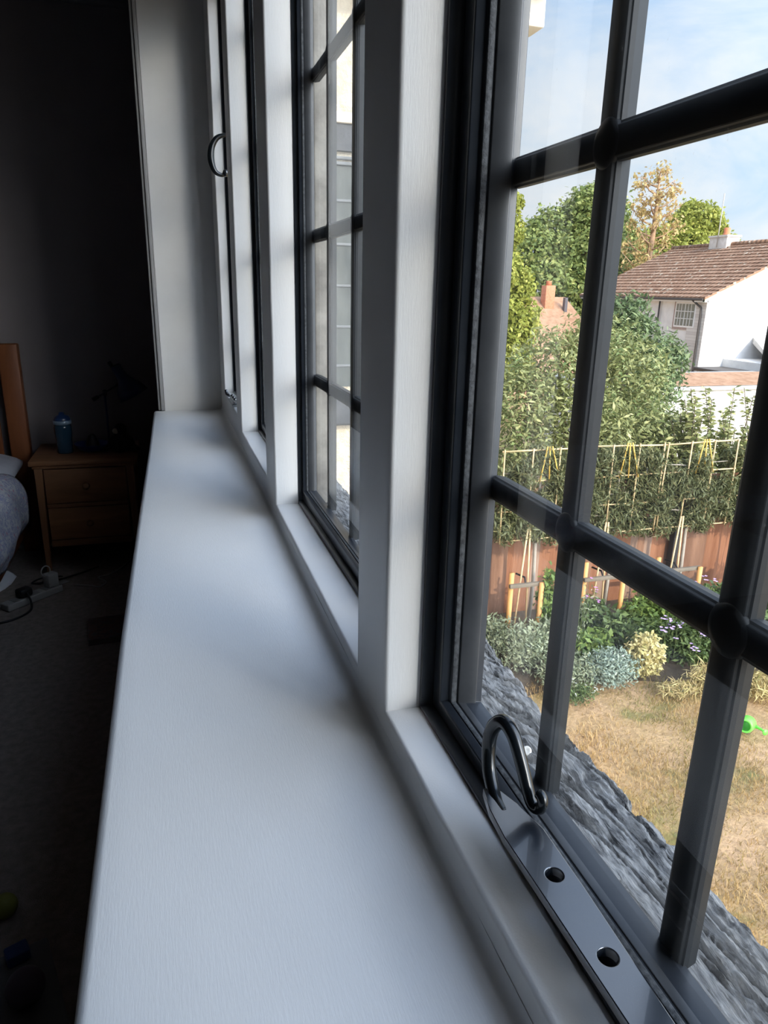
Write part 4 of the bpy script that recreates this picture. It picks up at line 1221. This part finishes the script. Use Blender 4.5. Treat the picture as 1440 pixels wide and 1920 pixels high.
# ---- white neighbouring house
def white_house():
    X0, Y0, Y1 = 20.0, 23.3, 31.8
    RX, RZ, EZ = 24.75, 2.26, 0.03
    t = empty('white_house', (X0, Y0, GZ))
    O = Vector((X0, Y0, GZ))
    rend = noisy('white_pebble_render', (0.70, 0.69, 0.68), (0.80, 0.79, 0.78), 3, 0.9, 0.6, 60, spec=.1)
    def B(n, m, d, b=0.0): return box(n, m, (d[0] - X0, d[1] - X0, d[2] - Y0, d[3] - Y0, d[4] - GZ, d[5] - GZ), t, b)
    def P(n, m, pts, faces): return mk(n, [tuple(Vector(p) - O) for p in pts], faces, m, t)
    XR = 2 * RX - X0
    pts = [(X0, Y0, GZ), (XR, Y0, GZ), (XR, Y0, EZ), (RX, Y0, RZ - .05), (X0, Y0, EZ), (X0, Y1, GZ), (XR, Y1, GZ), (XR, Y1, EZ), (RX, Y1, RZ - .05), (X0, Y1, EZ)]
    P('wall', rend, pts, [(0, 1, 2, 3, 4), (9, 8, 7, 6, 5), (0, 4, 9, 5), (1, 6, 7, 2)])
    # painted brick corner strip
    def brick(nb, b, tt):
        tc = nb.n('ShaderNodeTexCoord').outputs['Object']
        mp = nb.n('ShaderNodeMapping', ins={'Vector': tc, 'Rotation': (math.pi / 2, 0, math.pi / 2)}).outputs[0]
        br = nb.n('ShaderNodeTexBrick', ins={'Vector': mp, 'Scale': 4.5, 'Color1': (.66, .63, .60, 1), 'Color2': (.56, .52, .50, 1), 'Mortar': (.40, .37, .35, 1)})
        tt.links.new(br.outputs[0], b.inputs['Base Color'])
    B('brick_corner', mat('painted_brick', rough=.9, build=brick), (X0 - .04, X0, Y0, Y0 + 0.95, GZ, EZ - .12))
    # tiled roof with stepped courses
    def tiles(nb, b, tt):
        tc = nb.n('ShaderNodeTexCoord').outputs['Object']
        n1 = nb.noise(tc, 2.2, 5, .6); n2 = nb.noise(tc, 4.2, 6, .75)
        c = nb.ramp(n1, [(.35, (.25, .145, .095)), (.65, (.37, .225, .15))])
        spots = nb.ramp(n2, [(.57, (0, 0, 0)), (.62, (1, 1, 1))])
        c = nb.mix(spots, c, (.60, .51, .40, 1))
        tt.links.new(c, b.inputs['Base Color'])
        wv = nb.n('ShaderNodeTexWave', bands_direction='Y', ins={'Vector': tc, 'Scale': 1.3, 'Distortion': 0.0}).outputs['Fac']
        tt.links.new(nb.n('ShaderNodeBump', ins={'Height': wv, 'Strength': .9, 'Distance': .05}).outputs[0], b.inputs['Normal'])
    tm = mat('lichen_tiles', rough=.9, spec=.1, build=tiles)
    def slope(xe, ze, xr, zr, sgn):
        n = 17; V = []; F = []
        ya, yb = Y0 - .12, Y1 + .12
        for i in range(n):
            f0, f1 = i / n, (i + 1) / n
            for (f, lift) in ((f0, .045), (f1, 0.0)):
                x = xe + (xr - xe) * f; z = ze + (zr - ze) * f + lift
                V += [(x, ya, z), (x, yb, z)]
            a = i * 4
            F.append((a, a + 1, a + 3, a + 2))
            if i: F.append((a - 2, a - 1, a + 1, a))
        # end caps / thickness
        k = len(V)
        V += [(xe, ya, ze - .06), (xe, yb, ze - .06), (xr, ya, zr - .08), (xr, yb, zr - .08)]
        F += [(0, k, k + 1, 1), (k, k + 2, k + 3, k + 1)]
        F.append(tuple([k] + [j for i in range(n) for j in (i * 4, i * 4 + 2)] + [k + 2]))
        return P('roof_slope', tm, V, F)
    slope(X0 - .28, EZ - .06, RX, RZ, 1); slope(XR + .28, EZ - .06, RX, RZ, -1)
    bm = bmesh.new(); tube(bm, [(RX - X0, -.1, RZ - GZ + .03), (RX - X0, Y1 - Y0 + .1, RZ - GZ + .03)], .11, 10); finish(bm, 'ridge', tm, t, smooth=True)
    wh = mat('white_trim', (.80, .80, .80), .6); gr = mat('grey_gutter', (.30, .30, .31), .6); dk = mat('dark_trim', (.07, .06, .055), .6)
    B('gutter', dk, (X0 - .34, X0 - .25, Y0 - .05, Y1, EZ - .16, EZ - .08), .01)
    B('soffit', wh, (X0 - .26, X0 - .005, Y0, Y1, EZ - .22, EZ - .15))
    # gable verge boards, mossy green strip
    for x1, z1, x2, z2 in ((X0 - .26, EZ - .14, RX, RZ - .10), (RX, RZ - .10, XR + .26, EZ - .14)):
        P('verge_board', mat('mossy_verge', (.52, .54, .36), .8), [(x1, Y0 - .10, z1 - .07), (x2, Y0 - .10, z2 - .07), (x2, Y0 - .10, z2 + .06), (x1, Y0 - .10, z1 + .06), (x1, Y0, z1 - .07), (x2, Y0, z2 - .07), (x2, Y0, z2 + .06), (x1, Y0, z1 + .06)],
          [(0, 1, 2, 3), (7, 6, 5, 4), (0, 4, 5, 1), (3, 2, 6, 7)])
    tubeobj('downpipe', dk, [(.0 - .28, .55, EZ - GZ - .14), (-.06, .28, EZ - GZ - .42), (-.09, .22, EZ - GZ - .7), (-.09, .20, 1.0), (-.09, .20, .2)], .04, t, 8)
    tubeobj('downpipe', dk, [(-.09, 2.72, EZ - GZ - .2), (-.09, 2.72, .5)], .035, t, 8)
    # window of the facade
    wd = B('window', wh, (X0 - .05, X0 + .02, 23.86, 25.05, -1.17, -.20))
    bm = bmesh.new()
    for (a, b_) in ((23.93, 24.44), (24.50, 24.98)):
        bx(bm, -.062, -.052, a - Y0, b_ - Y0, -1.10 - GZ, -.27 - GZ)
    finish(bm, 'pane', mat('far_pane', (.16, .19, .17), .12), wd)
    bm = bmesh.new()
    for y in (24.10, 24.27, 24.66, 24.82): bx(bm, -.070, -.064, y - .012 - Y0, y + .012 - Y0, -1.10 - GZ, -.27 - GZ)
    for z in (-.55, -.83):
        bx(bm, -.070, -.064, 23.93 - Y0, 24.98 - Y0, z - .012 - GZ, z + .012 - GZ)
    finish(bm, 'glazing_bar', wh, wd)
    B('window_surround', noisy('brown_surround', (.35, .27, .24), (.42, .33, .30), 8, .8), (X0 - .03, X0 - .005, 23.78, 25.15, -1.26, -.17))
    B('shutter', noisy('pinkish_panel', (.45, .38, .35), (.50, .42, .39), 8, .8), (X0 - .03, X0 - .004, 28.8, 29.6, -1.2, -.17))
    w2 = B('window', wh, (X0 - .05, X0 + .02, 27.6, 28.5, -.95, -.20))
    box('pane', mat('far_pane'), (-.06, -.052, 27.68 - Y0, 28.42 - Y0, -.88 - GZ, -.27 - GZ), w2)
    # outside lantern
    B('wall_lantern', dk, (X0 - .18, X0 - .0, 24.1, 24.35, -2.25, -2.10), .02)
    # chimney
    cy = Y0 + 5.1
    ch = B('chimney', noisy('white_chimney', (.66, .60, .54), (.78, .73, .68), 6, .9, .5, 40), (RX - .35, RX + .35, cy - .55, cy + .55, RZ - .3, RZ + .34), .01)
    box('chimney_cap', noisy('chimney_cap', (.66, .62, .56), (.74, .70, .64), 6, .9), (RX - .40 - X0, RX + .40 - X0, cy - .60 - Y0, cy + .60 - Y0, RZ + .34 - GZ, RZ + .42 - GZ), ch)
    latheobj('chimney_pot', mat('terracotta_pot', (.55, .20, .10), .8), [(0, 0), (.15, 0), (.16, .06), (.13, .12), (.15, .30), (.12, .33), (0, .33)], ch, 16, Matrix.Translation((RX - X0, cy - .08 - Y0, RZ + .42 - GZ)))
    tubeobj('aerial', mat('aerial_metal', (.45, .42, .38), .5), [(RX - .42 - X0, cy - .05 - Y0, RZ - .1 - GZ), (RX - .42 - X0, cy - .05 - Y0, RZ + 2.15 - GZ)], .022, t, 6)
    # lean-to on the gable side
    P('lean_to_roof', noisy('grey_lead', (.42, .40, .38), (.52, .50, .48), 3, .8), [(X0 + .9, Y0 - 2.6, -2.12), (X0 + 12, Y0 - 2.6, -1.72), (X0 + 12, Y0, -.4), (X0 + 2.4, Y0, -1.48), (X0 + .9, Y0 - 2.6, -2.24), (X0 + 12, Y0 - 2.6, -1.84), (X0 + 12, Y0, -.6), (X0 + 2.4, Y0, -1.7)],
      [(0, 1, 2, 3), (7, 6, 5, 4), (0, 4, 5, 1), (3, 7, 4, 0)])
    B('lean_to_fascia', dk, (X0 + .9, X0 + 12, Y0 - 2.66, Y0 - 2.6, -2.42, -2.14))
    B('lean_to_wall', rend, (X0 + 1.1, X0 + 12, Y0 - 2.5, Y0, GZ, -2.3))
    B('step_roof', dk, (X0 - .3, X0 + 3.5, Y0 - 3.6, Y0 - .05, -2.72, -2.60), .02)
    B('step_wall', rend, (X0 - .1, X0 + 3.5, Y0 - 3.5, Y0 - .1, GZ, -2.72))
    tag(t, 'white rendered house with a lichen-spotted brown tiled roof beyond the fence', 'house')


white_house()


def other_buildings():
    tm = noisy('orange_roof_tile', (.27, .15, .085), (.40, .24, .15), 5, .9, .6, 14)
    wh = noisy('outbuilding_white', (.74, .70, .68), (.84, .80, .78), 4, .9, .5, 40)
    t = empty('outbuilding', (12, 14, GZ))
    def B(n, m, d, b=0.0): return box(n, m, (d[0] - 12, d[1] - 12 - 2, d[2] - 0, d[3] - 0, 0, 0), t, b)
    box('wall', wh, (-2.2, 4.5, 0, 3.0, 0, 2.08), t)
    box('coping', noisy('grey_coping', (.36, .36, .34), (.46, .46, .43), 6, .8), (-2.26, 4.56, -.08, 3.04, 2.082, 2.16), t, .01)
    mk('roof', [(-.5, .1, 2.17), (4.5, .1, 2.17), (4.5, 1.2, 2.36), (-.5, 1.2, 2.36), (-.5, 2.4, 2.17), (4.5, 2.4, 2.17)], [(0, 1, 2, 3), (3, 2, 5, 4), (0, 3, 4), (1, 5, 2)], tm, t)
    tag(t, 'low white walled outbuilding with an orange tiled roof between the fence and the house', 'outbuilding')
    t = empty('terracotta_house', (15.8, 28, GZ))
    box('wall', noisy('pink_brick', (.45, .25, .19), (.58, .36, .28), 9, .9, .5, 30), (-3.4, 2.6, 0, 6, 0, 1.9), t)
    mk('roof', [(-3.7, -.3, 1.9), (2.9, -.3, 1.9), (2.6, 3, 4.06), (-2.0, 3, 4.06), (-3.7, 6.3, 1.9), (2.9, 6.3, 1.9)], [(0, 1, 2, 3), (3, 2, 5, 4), (1, 5, 2), (0, 3, 4)], tm, t)
    ch = box('chimney', noisy('red_brick', (.48, .17, .09), (.62, .26, .15), 14, .9), (1.11, 1.58, 2.2, 2.65, 3.5, 4.56), t, .01)
    latheobj('chimney_pot', mat('terracotta_pot'), [(0, 0), (.13, 0), (.12, .16), (.14, .20), (0, .20)], ch, 14, Matrix.Translation((1.34, 2.42, 4.56)))
    box('roof_vent', mat('vent_dark', (.10, .09, .10), .7), (2.02, 2.16, 2.0, 2.2, 3.3, 4.05), t)
    tag(t, 'far terracotta roofed house with a red brick chimney, behind the bush', 'house')


other_buildings()


# ---- fence
def fence():
    t = empty('garden_fence', (6.0, 7.9, GZ))
    rs = np.random.RandomState(17)
    fm = [noisy('fence_board_%s' % k, a, b, 7, .85, .5, 40, (1, 1, .12), spec=.15) for k, a, b in
          (('red', (.24, .105, .06), (.36, .175, .105)), ('brown', (.20, .11, .075), (.33, .19, .13)), ('dull', (.25, .16, .12), (.38, .26, .20)))]
    x = 2.75; i = 0
    while x < 10.6:
        wd = 0.118; z1 = 1.82 + rs.uniform(-.01, .01)
        bm = bmesh.new()
        vs = bx(bm, x - 6, x - 6 + wd + .012, 0, .012, .04, z1)
        for v in vs:                                   # feather edge: each board leans over the next
            if v.co.x > x - 6 + .05: v.co.y -= .020
        finish(bm, 'board', fm[rs.choice(3, p=(.5, .3, .2))], t)
        x += wd; i += 1
    for z in (.35, 1.0, 1.55):
        box('rail', fm[1], (-3.2, 4.6, .014, .05, z, z + .07), t)
    tag(t, 'reddish brown featheredge board fence behind the staked trees', 'fence')
    # dark posts in front of the boards
    for x, lab in ((6.735, 'dark square post against the fence right of the middle staked tree'),):
        o = box('fence_post', mat('dark_post', (.035, .033, .034), .8), (-.05, .05, -.05, .05, 0, 1.75), None, .006)
        o.location = (x, 7.80, GZ + .05); tag(o, lab, 'post')


fence()


# ---- pleached trees with bamboo frames, stakes
CANE = noisy('bamboo', (.52, .38, .20), (.66, .50, .30), 12, .6, .2, 60)
CANE_Y = noisy('yellow_bamboo', (.60, .38, .08), (.72, .50, .14), 12, .6)
STAKE = noisy('orange_stake', (.55, .27, .09), (.68, .38, .15), 10, .7, .3, 40, (1, 1, .2))


def pleached():
    rs = np.random.RandomState(12)
    names = ('leftmost', 'middle', 'right-hand')
    cx = (4.25, 5.35, 6.48, 7.72)
    lab = ('pleached evergreen tree with narrow leaves, leftmost behind the glazing bar',
           'pleached evergreen tree with a dense square head, between the two upright glazing bars',
           'pleached evergreen tree to the right, above the dark fence post',
           'pleached evergreen tree at the right edge beyond the last glazing bar')
    lab2 = ('bamboo frame with a pale top cane around the leftmost pleached tree', 'bamboo frame around the middle pleached tree', 'bamboo frame around the right-hand pleached tree',
            'bamboo frame around the pleached tree at the right edge')
    for i, x in enumerate(cx):
        base = (x, 7.33, GZ + .05)
        t = empty('pleached_tree', base)
        lb = []
        for gx in np.linspace(-.46, .46, 5):
            for gz in np.linspace(1.42, 2.28, 5):
                if gz > 2.05 and rs.rand() < (.45 if i != 1 else .15): continue
                lb.append((x + gx + rs.normal(0, .04), 7.33 + rs.normal(0, .04), GZ + gz + rs.normal(0, .05), .19, .17, .18))
        V, F, a = leaf_cloud(17000, lb, .095, rs, droop=1.3, aspect=5.4, shell=.1, outw=.2)
        mk('foliage', shift(V, base), F, LM_BAY, t, attr=a)
        bm = bmesh.new()
        tube(bm, [(0, 0, 0), (.02, 0, .7), (-.01, 0, 1.5), (0, 0, 2.1)], [.028, .024, .02, .01], 8)
        for z in (1.45, 1.75, 2.05):
            tube(bm, [(0, 0, z), (.25, .02, z + .05), (.5, 0, z + .06)], [.012, .009, .004], 5)
            tube(bm, [(0, 0, z), (-.25, -.02, z + .05), (-.5, 0, z + .06)], [.012, .009, .004], 5)
        finish(bm, 'trunk', noisy('pale_trunk', (.30, .26, .22), (.40, .36, .31), 10, .9), t, smooth=True)
        tag(t, lab[i], 'tree', 'pleached trees along the fence')
        f = empty('bamboo_frame', (x, 7.26, GZ + 1.33))
        xl, xr = -.545, .545
        for z in (0.0, .37, .74, 1.115):
            tubeobj('cane', CANE, [(xl - .03, rs.normal(0, .006), z + rs.normal(0, .008)), (0, 0, z), (xr + .03, rs.normal(0, .006), z + rs.normal(0, .01))], .011 if z > 1 else .009, f, 6)
        for k, xx in enumerate(np.linspace(xl, xr, 4)):
            tubeobj('cane', CANE, [(xx + rs.normal(0, .008), -.02, -.02), (xx, -.02, .6), (xx + rs.normal(0, .008), -.02, 1.14)], .0095, f, 6)
        for dx in (-.05, .0, .055):
            tubeobj('yellow_cane', CANE_Y, [(dx * 2.6 + .05, -.04, .72), (dx * .6 + .02, -.04, 1.16)], .009, f, 6)
        tag(f, lab2[i], 'plant support', 'bamboo frames of the pleached trees')
    sl = ('pair of orange stakes with a crossbar at the leftmost tree', 'pair of orange stakes with a crossbar at the middle tree',
          'pair of orange stakes with a crossbar near the dark fence post', 'orange stakes at the right edge of the garden view')
    for i, (xa, za, xb, zb) in enumerate(((3.84, -3.27, 4.19, -3.38), (4.86, -3.23, 5.34, -3.40), (5.93, -3.26, 6.50, -3.40), (7.62, -3.46, 8.10, -3.46))):
        t = empty('tree_stake', ((xa + xb) / 2, 7.10, GZ + .05)); mx = (xa + xb) / 2
        tubeobj('stake', STAKE, [(xa - mx, 0, 0), (xa - mx, 0, za - GZ)], .032, t, 10)
        tubeobj('stake', STAKE, [(xb - mx, -.12, 0), (xb - mx, -.12, zb - GZ)], .032, t, 10)
        box('crossbar', noisy('grey_crossbar', (.13, .11, .085), (.19, .16, .125), 9, .8), (xa - mx - .06, xb - mx + .04, -.100, -.055, zb - GZ - .05, zb - GZ - .005), t, .004)
        for k, dx in enumerate((-.06, .05)):
            tubeobj('cane', CANE, [(dx * 1.6 + .03, .06, 0), (dx * .3 + .05, .08, 1.45)], .012, t, 6)
        tubeobj('tie', mat('black_rubber'), [(.0, -.03, zb - GZ - .02), (.06, .10, zb - GZ - .01), (.0, .22, zb - GZ)], .012, t, 6)
        tag(t, sl[i], 'tree stake', 'tree stakes in the flower bed')


pleached()


# ---- plants of the flower bed
def mound(name, x, y, rx, ry, h, n, size, lm, lab, cat='plant', seed=1, aspect=3, group=None, flowers=None, shell=.25, lift=0.05):
    rs = np.random.RandomState(seed)
    base = (x, y, GZ + .03)
    t = empty(name, base)
    lb = [(0 + rx * .3 * math.cos(a), ry * .3 * math.sin(a), h * .5, rx * .7, ry * .7, h * .5) for a in np.linspace(0, 5, 5)]
    V, F, a = leaf_cloud(n, lb, size, rs, droop=-.5, aspect=aspect, shell=shell, outw=.3, zmin=.005)
    mk('foliage', V, F, lm, t, attr=a)
    bm = bmesh.new()
    for k in range(14):
        q = rs.uniform(0, 6.28); r = rs.uniform(.2, .8)
        tube(bm, [(0, 0, 0), (math.cos(q) * rx * r, math.sin(q) * ry * r, h * .75)], [.008, .003], 5)
    finish(bm, 'stems', mat('green_stem', (.10, .14, .05), .7), t)
    if flowers:
        col, nf, fs = flowers
        fm = mat('petal_%s' % name, col, .6)
        for k in range(nf):
            q = rs.uniform(0, 6.28); r = rs.uniform(.1, .95) ** .6
            px, py = math.cos(q) * rx * r, math.sin(q) * ry * r; pz = h * rs.uniform(.75, 1.25) * (1.1 - .4 * r)
            bm = bmesh.new()
            for b_ in range(rs.randint(2, 5)):
                ox, oy, oz = rs.normal(0, fs * .7, 3)
                for pt in range(5):
                    an = pt * 1.2566; d = Vector((math.cos(an), math.sin(an), .25)) * fs * .6; s = Vector((-math.sin(an), math.cos(an), 0)) * fs * .25
                    c = Vector((ox, oy, oz))
                    vs = [bm.verts.new(c), bm.verts.new(c + d * .6 - s), bm.verts.new(c + d), bm.verts.new(c + d * .6 + s)]
                    bm.faces.new(vs)
            o = finish(bm, 'bloom', fm, t); o.location = (px, py, pz)
            bm = bmesh.new(); tube(bm, [(0, 0, -h * .4), (0, 0, 0)], .003, 4, False); s_ = finish(bm, 'stem', mat('green_stem'), o)
    tag(t, lab, cat, group)
    return t


LG = leafmat('grey_green_leaf', (.14, .17, .10), (.26, .30, .19), tr=.2, c3=(.38, .40, .28))
LBG = leafmat('blue_green_leaf', (.15, .21, .17), (.27, .34, .28), tr=.15, c3=(.38, .44, .36))
LY = leafmat('golden_leaf', (.36, .34, .12), (.58, .50, .24), tr=.25, c3=(.72, .62, .34))
LN = leafmat('bed_green', (.07, .12, .035), (.16, .24, .06), tr=.25, c3=(.32, .40, .10))
LD = leafmat('bed_dark_green', (.04, .07, .025), (.10, .15, .05), tr=.2, c3=(.18, .24, .08))
LP = leafmat('dry_stems', (.34, .26, .12), (.52, .42, .20), tr=.25, c3=(.46, .46, .18))
mound('catmint_clump', 3.75, 6.55, .42, .40, .55, 3600, .06, LG, 'hazy grey-green clump beside the beam, below the leftmost stakes', seed=61)
mound('catmint_clump', 4.05, 6.05, .42, .35, .40, 3000, .05, LG, 'low grey-green clump in front of the hazy one, edging the lawn', seed=62)
mound('lavender_mound', 4.55, 5.95, .36, .30, .42, 3600, .05, LBG, 'rounded blue-green mound at the lawn edge', seed=63)
mound('golden_shrub', 5.02, 6.00, .25, .22, .52, 2600, .065, LY, 'pale golden yellow little shrub beside the blue-green mound', 'shrub', seed=64, aspect=2)
mound('leafy_perennial', 4.62, 6.55, .40, .25, .35, 1600, .09, LN, 'bright green leafy clump in front of the middle stakes', seed=65, aspect=2)
mound('leafy_perennial', 5.25, 6.70, .38, .30, .45, 2200, .09, LD, 'dark leafy clump between the stakes and the golden shrub', seed=66, aspect=2)
mound('aster_plant', 5.80, 6.15, .50, .38, .58, 4200, .07, LD, 'dark green plant covered with purple daisy-like flowers', seed=67, flowers=((.60, .42, .82), 60, .036))
mound('leafy_perennial', 5.75, 6.85, .50, .30, .60, 3000, .09, LN, 'taller green leaves behind the purple flowers', seed=68, aspect=2.4)
mound('leafy_perennial', 6.75, 6.55, .60, .45, .75, 3600, .10, LD, 'broad dark clump right of the purple flowers', seed=69, aspect=2.0)
mound('leafy_perennial', 7.75, 6.45, .60, .45, 1.15, 3600, .12, LN, 'tall leafy plant at the right edge beside the last stake', seed=70, aspect=1.7)
mound('dry_grass_tuft', 5.55, 5.55, .34, .22, .30, 1500, .11, LP, 'yellowing grass tuft hanging over the lawn edge below the purple flowers', 'grass tuft', seed=71, aspect=9)
mound('dry_grass_tuft', 6.05, 5.30, .40, .25, .28, 1700, .11, LP, 'straw coloured tuft above the watering can', 'grass tuft', seed=72, aspect=9)
mound('dry_grass_tuft', 5.15, 5.55, .28, .16, .16, 900, .10, LP, 'small dry tuft in front of the golden shrub', 'grass tuft', seed=76, aspect=9)
mound('climbing_shoots', 4.28, 7.00, .14, .14, 1.05, 900, .08, LN, 'thin climbing shoots around the leftmost stake', seed=73, aspect=2)
mound('small_white_flowers', 3.98, 5.72, .28, .18, .22, 1200, .04, LD, 'low dark plant with tiny white flowers by the beam', seed=74, flowers=((.8, .78, .74), 18, .014))
mound('leafy_perennial', 6.30, 5.95, .45, .35, .55, 2600, .08, LN, 'green clump right of the purple flowers at the lawn edge', seed=81, aspect=2.4)
mound('leafy_perennial', 5.35, 6.35, .34, .28, .50, 2200, .07, LD, 'dark fine-leaved clump behind the golden shrub', seed=82, aspect=3)
mound('grey_leaved_plant', 4.30, 6.75, .42, .26, .50, 2600, .07, LG, 'soft grey-green plant between the leftmost and middle stakes', seed=83)
mound('leafy_perennial', 4.95, 7.05, .30, .22, .55, 1500, .09, LD, 'dark leaves at the foot of the middle pleached tree', seed=84, aspect=2.4)
mound('aster_plant', 6.35, 6.60, .38, .30, .70, 2600, .07, LD, 'taller plant with lilac flowers behind the green clump on the right', seed=85, flowers=((.60, .42, .82), 24, .034))
mound('leafy_perennial', 3.55, 7.05, .36, .26, .45, 2000, .07, LG, 'grey-green plant at the far left foot of the fence', seed=86, aspect=3)
mound('verbena_stems', 4.75, 6.95, .30, .18, .80, 320, .05, LG, 'wispy stems with pink purple heads in front of the fence', seed=75, flowers=((.55, .25, .55), 12, .030))


def watering_can():
    g = mat('lime_plastic', (.16, .72, .08), .35)
    t = empty('watering_can', (5.35, 4.79, GZ + .02), 0.0)
    Zl = Vector((-.78, -.50, .22)).normalized(); Xl = Vector((.60, -.72, -.05)); Xl = (Xl - Zl * Xl.dot(Zl)).normalized(); Yl = Zl.cross(Xl)
    Mx = Matrix(((Xl.x, Yl.x, Zl.x, 0), (Xl.y, Yl.y, Zl.y, 0), (Xl.z, Yl.z, Zl.z, .095), (0, 0, 0, 1)))
    bm = bmesh.new()
    lathe(bm, [(0, -.085), (.070, -.085), (.078, -.075), (.072, .055), (.068, .070), (.052, .074), (.050, .068), (.064, .050), (.066, -.070), (0, -.075)], 28, Mx)
    finish(bm, 'body', g, t, smooth=True)
    bm = bmesh.new()
    tube(bm, [tuple(Mx @ Vector(p)) for p in [(.060, 0, -.055), (.100, 0, -.045), (.140, 0, -.020), (.160, 0, .005)]], [.020, .015, .012, .012], 12)
    finish(bm, 'spout', g, t, smooth=True)
    bm = bmesh.new()
    lathe(bm, [(0, 0), (.012, 0), (.030, .022), (.030, .028), (0, .030)], 18, Mx @ Matrix.Translation((.158, 0, .003)) @ Matrix.Rotation(.9, 4, 'Y'))
    finish(bm, 'rose', g, t, smooth=True)
    bm = bmesh.new()
    tube(bm, [tuple(Mx @ v) for v in catmull([(-.066, 0, .055), (-.105, 0, .075), (-.130, 0, .030), (-.115, 0, -.03), (-.070, 0, -.05)], 5)], .009, 10)
    finish(bm, 'handle', g, t, smooth=True)
    tag(t, 'small lime green plastic watering can tipped over on the dry lawn', 'watering can')
    t = empty('garden_toy', (3.80, 3.55, GZ + .01))
    box('base', mat('toy_grey', (.25, .25, .27), .6), (-.05, .05, -.05, .05, 0, .08), t, .01)
    box('cap', mat('toy_bright_red', (.70, .04, .05), .5), (-.045, .045, -.045, .045, .081, .14), t, .01)
    tag(t, 'small red and grey toy on the lawn, half hidden by the glazing bar', 'toy')


watering_can()
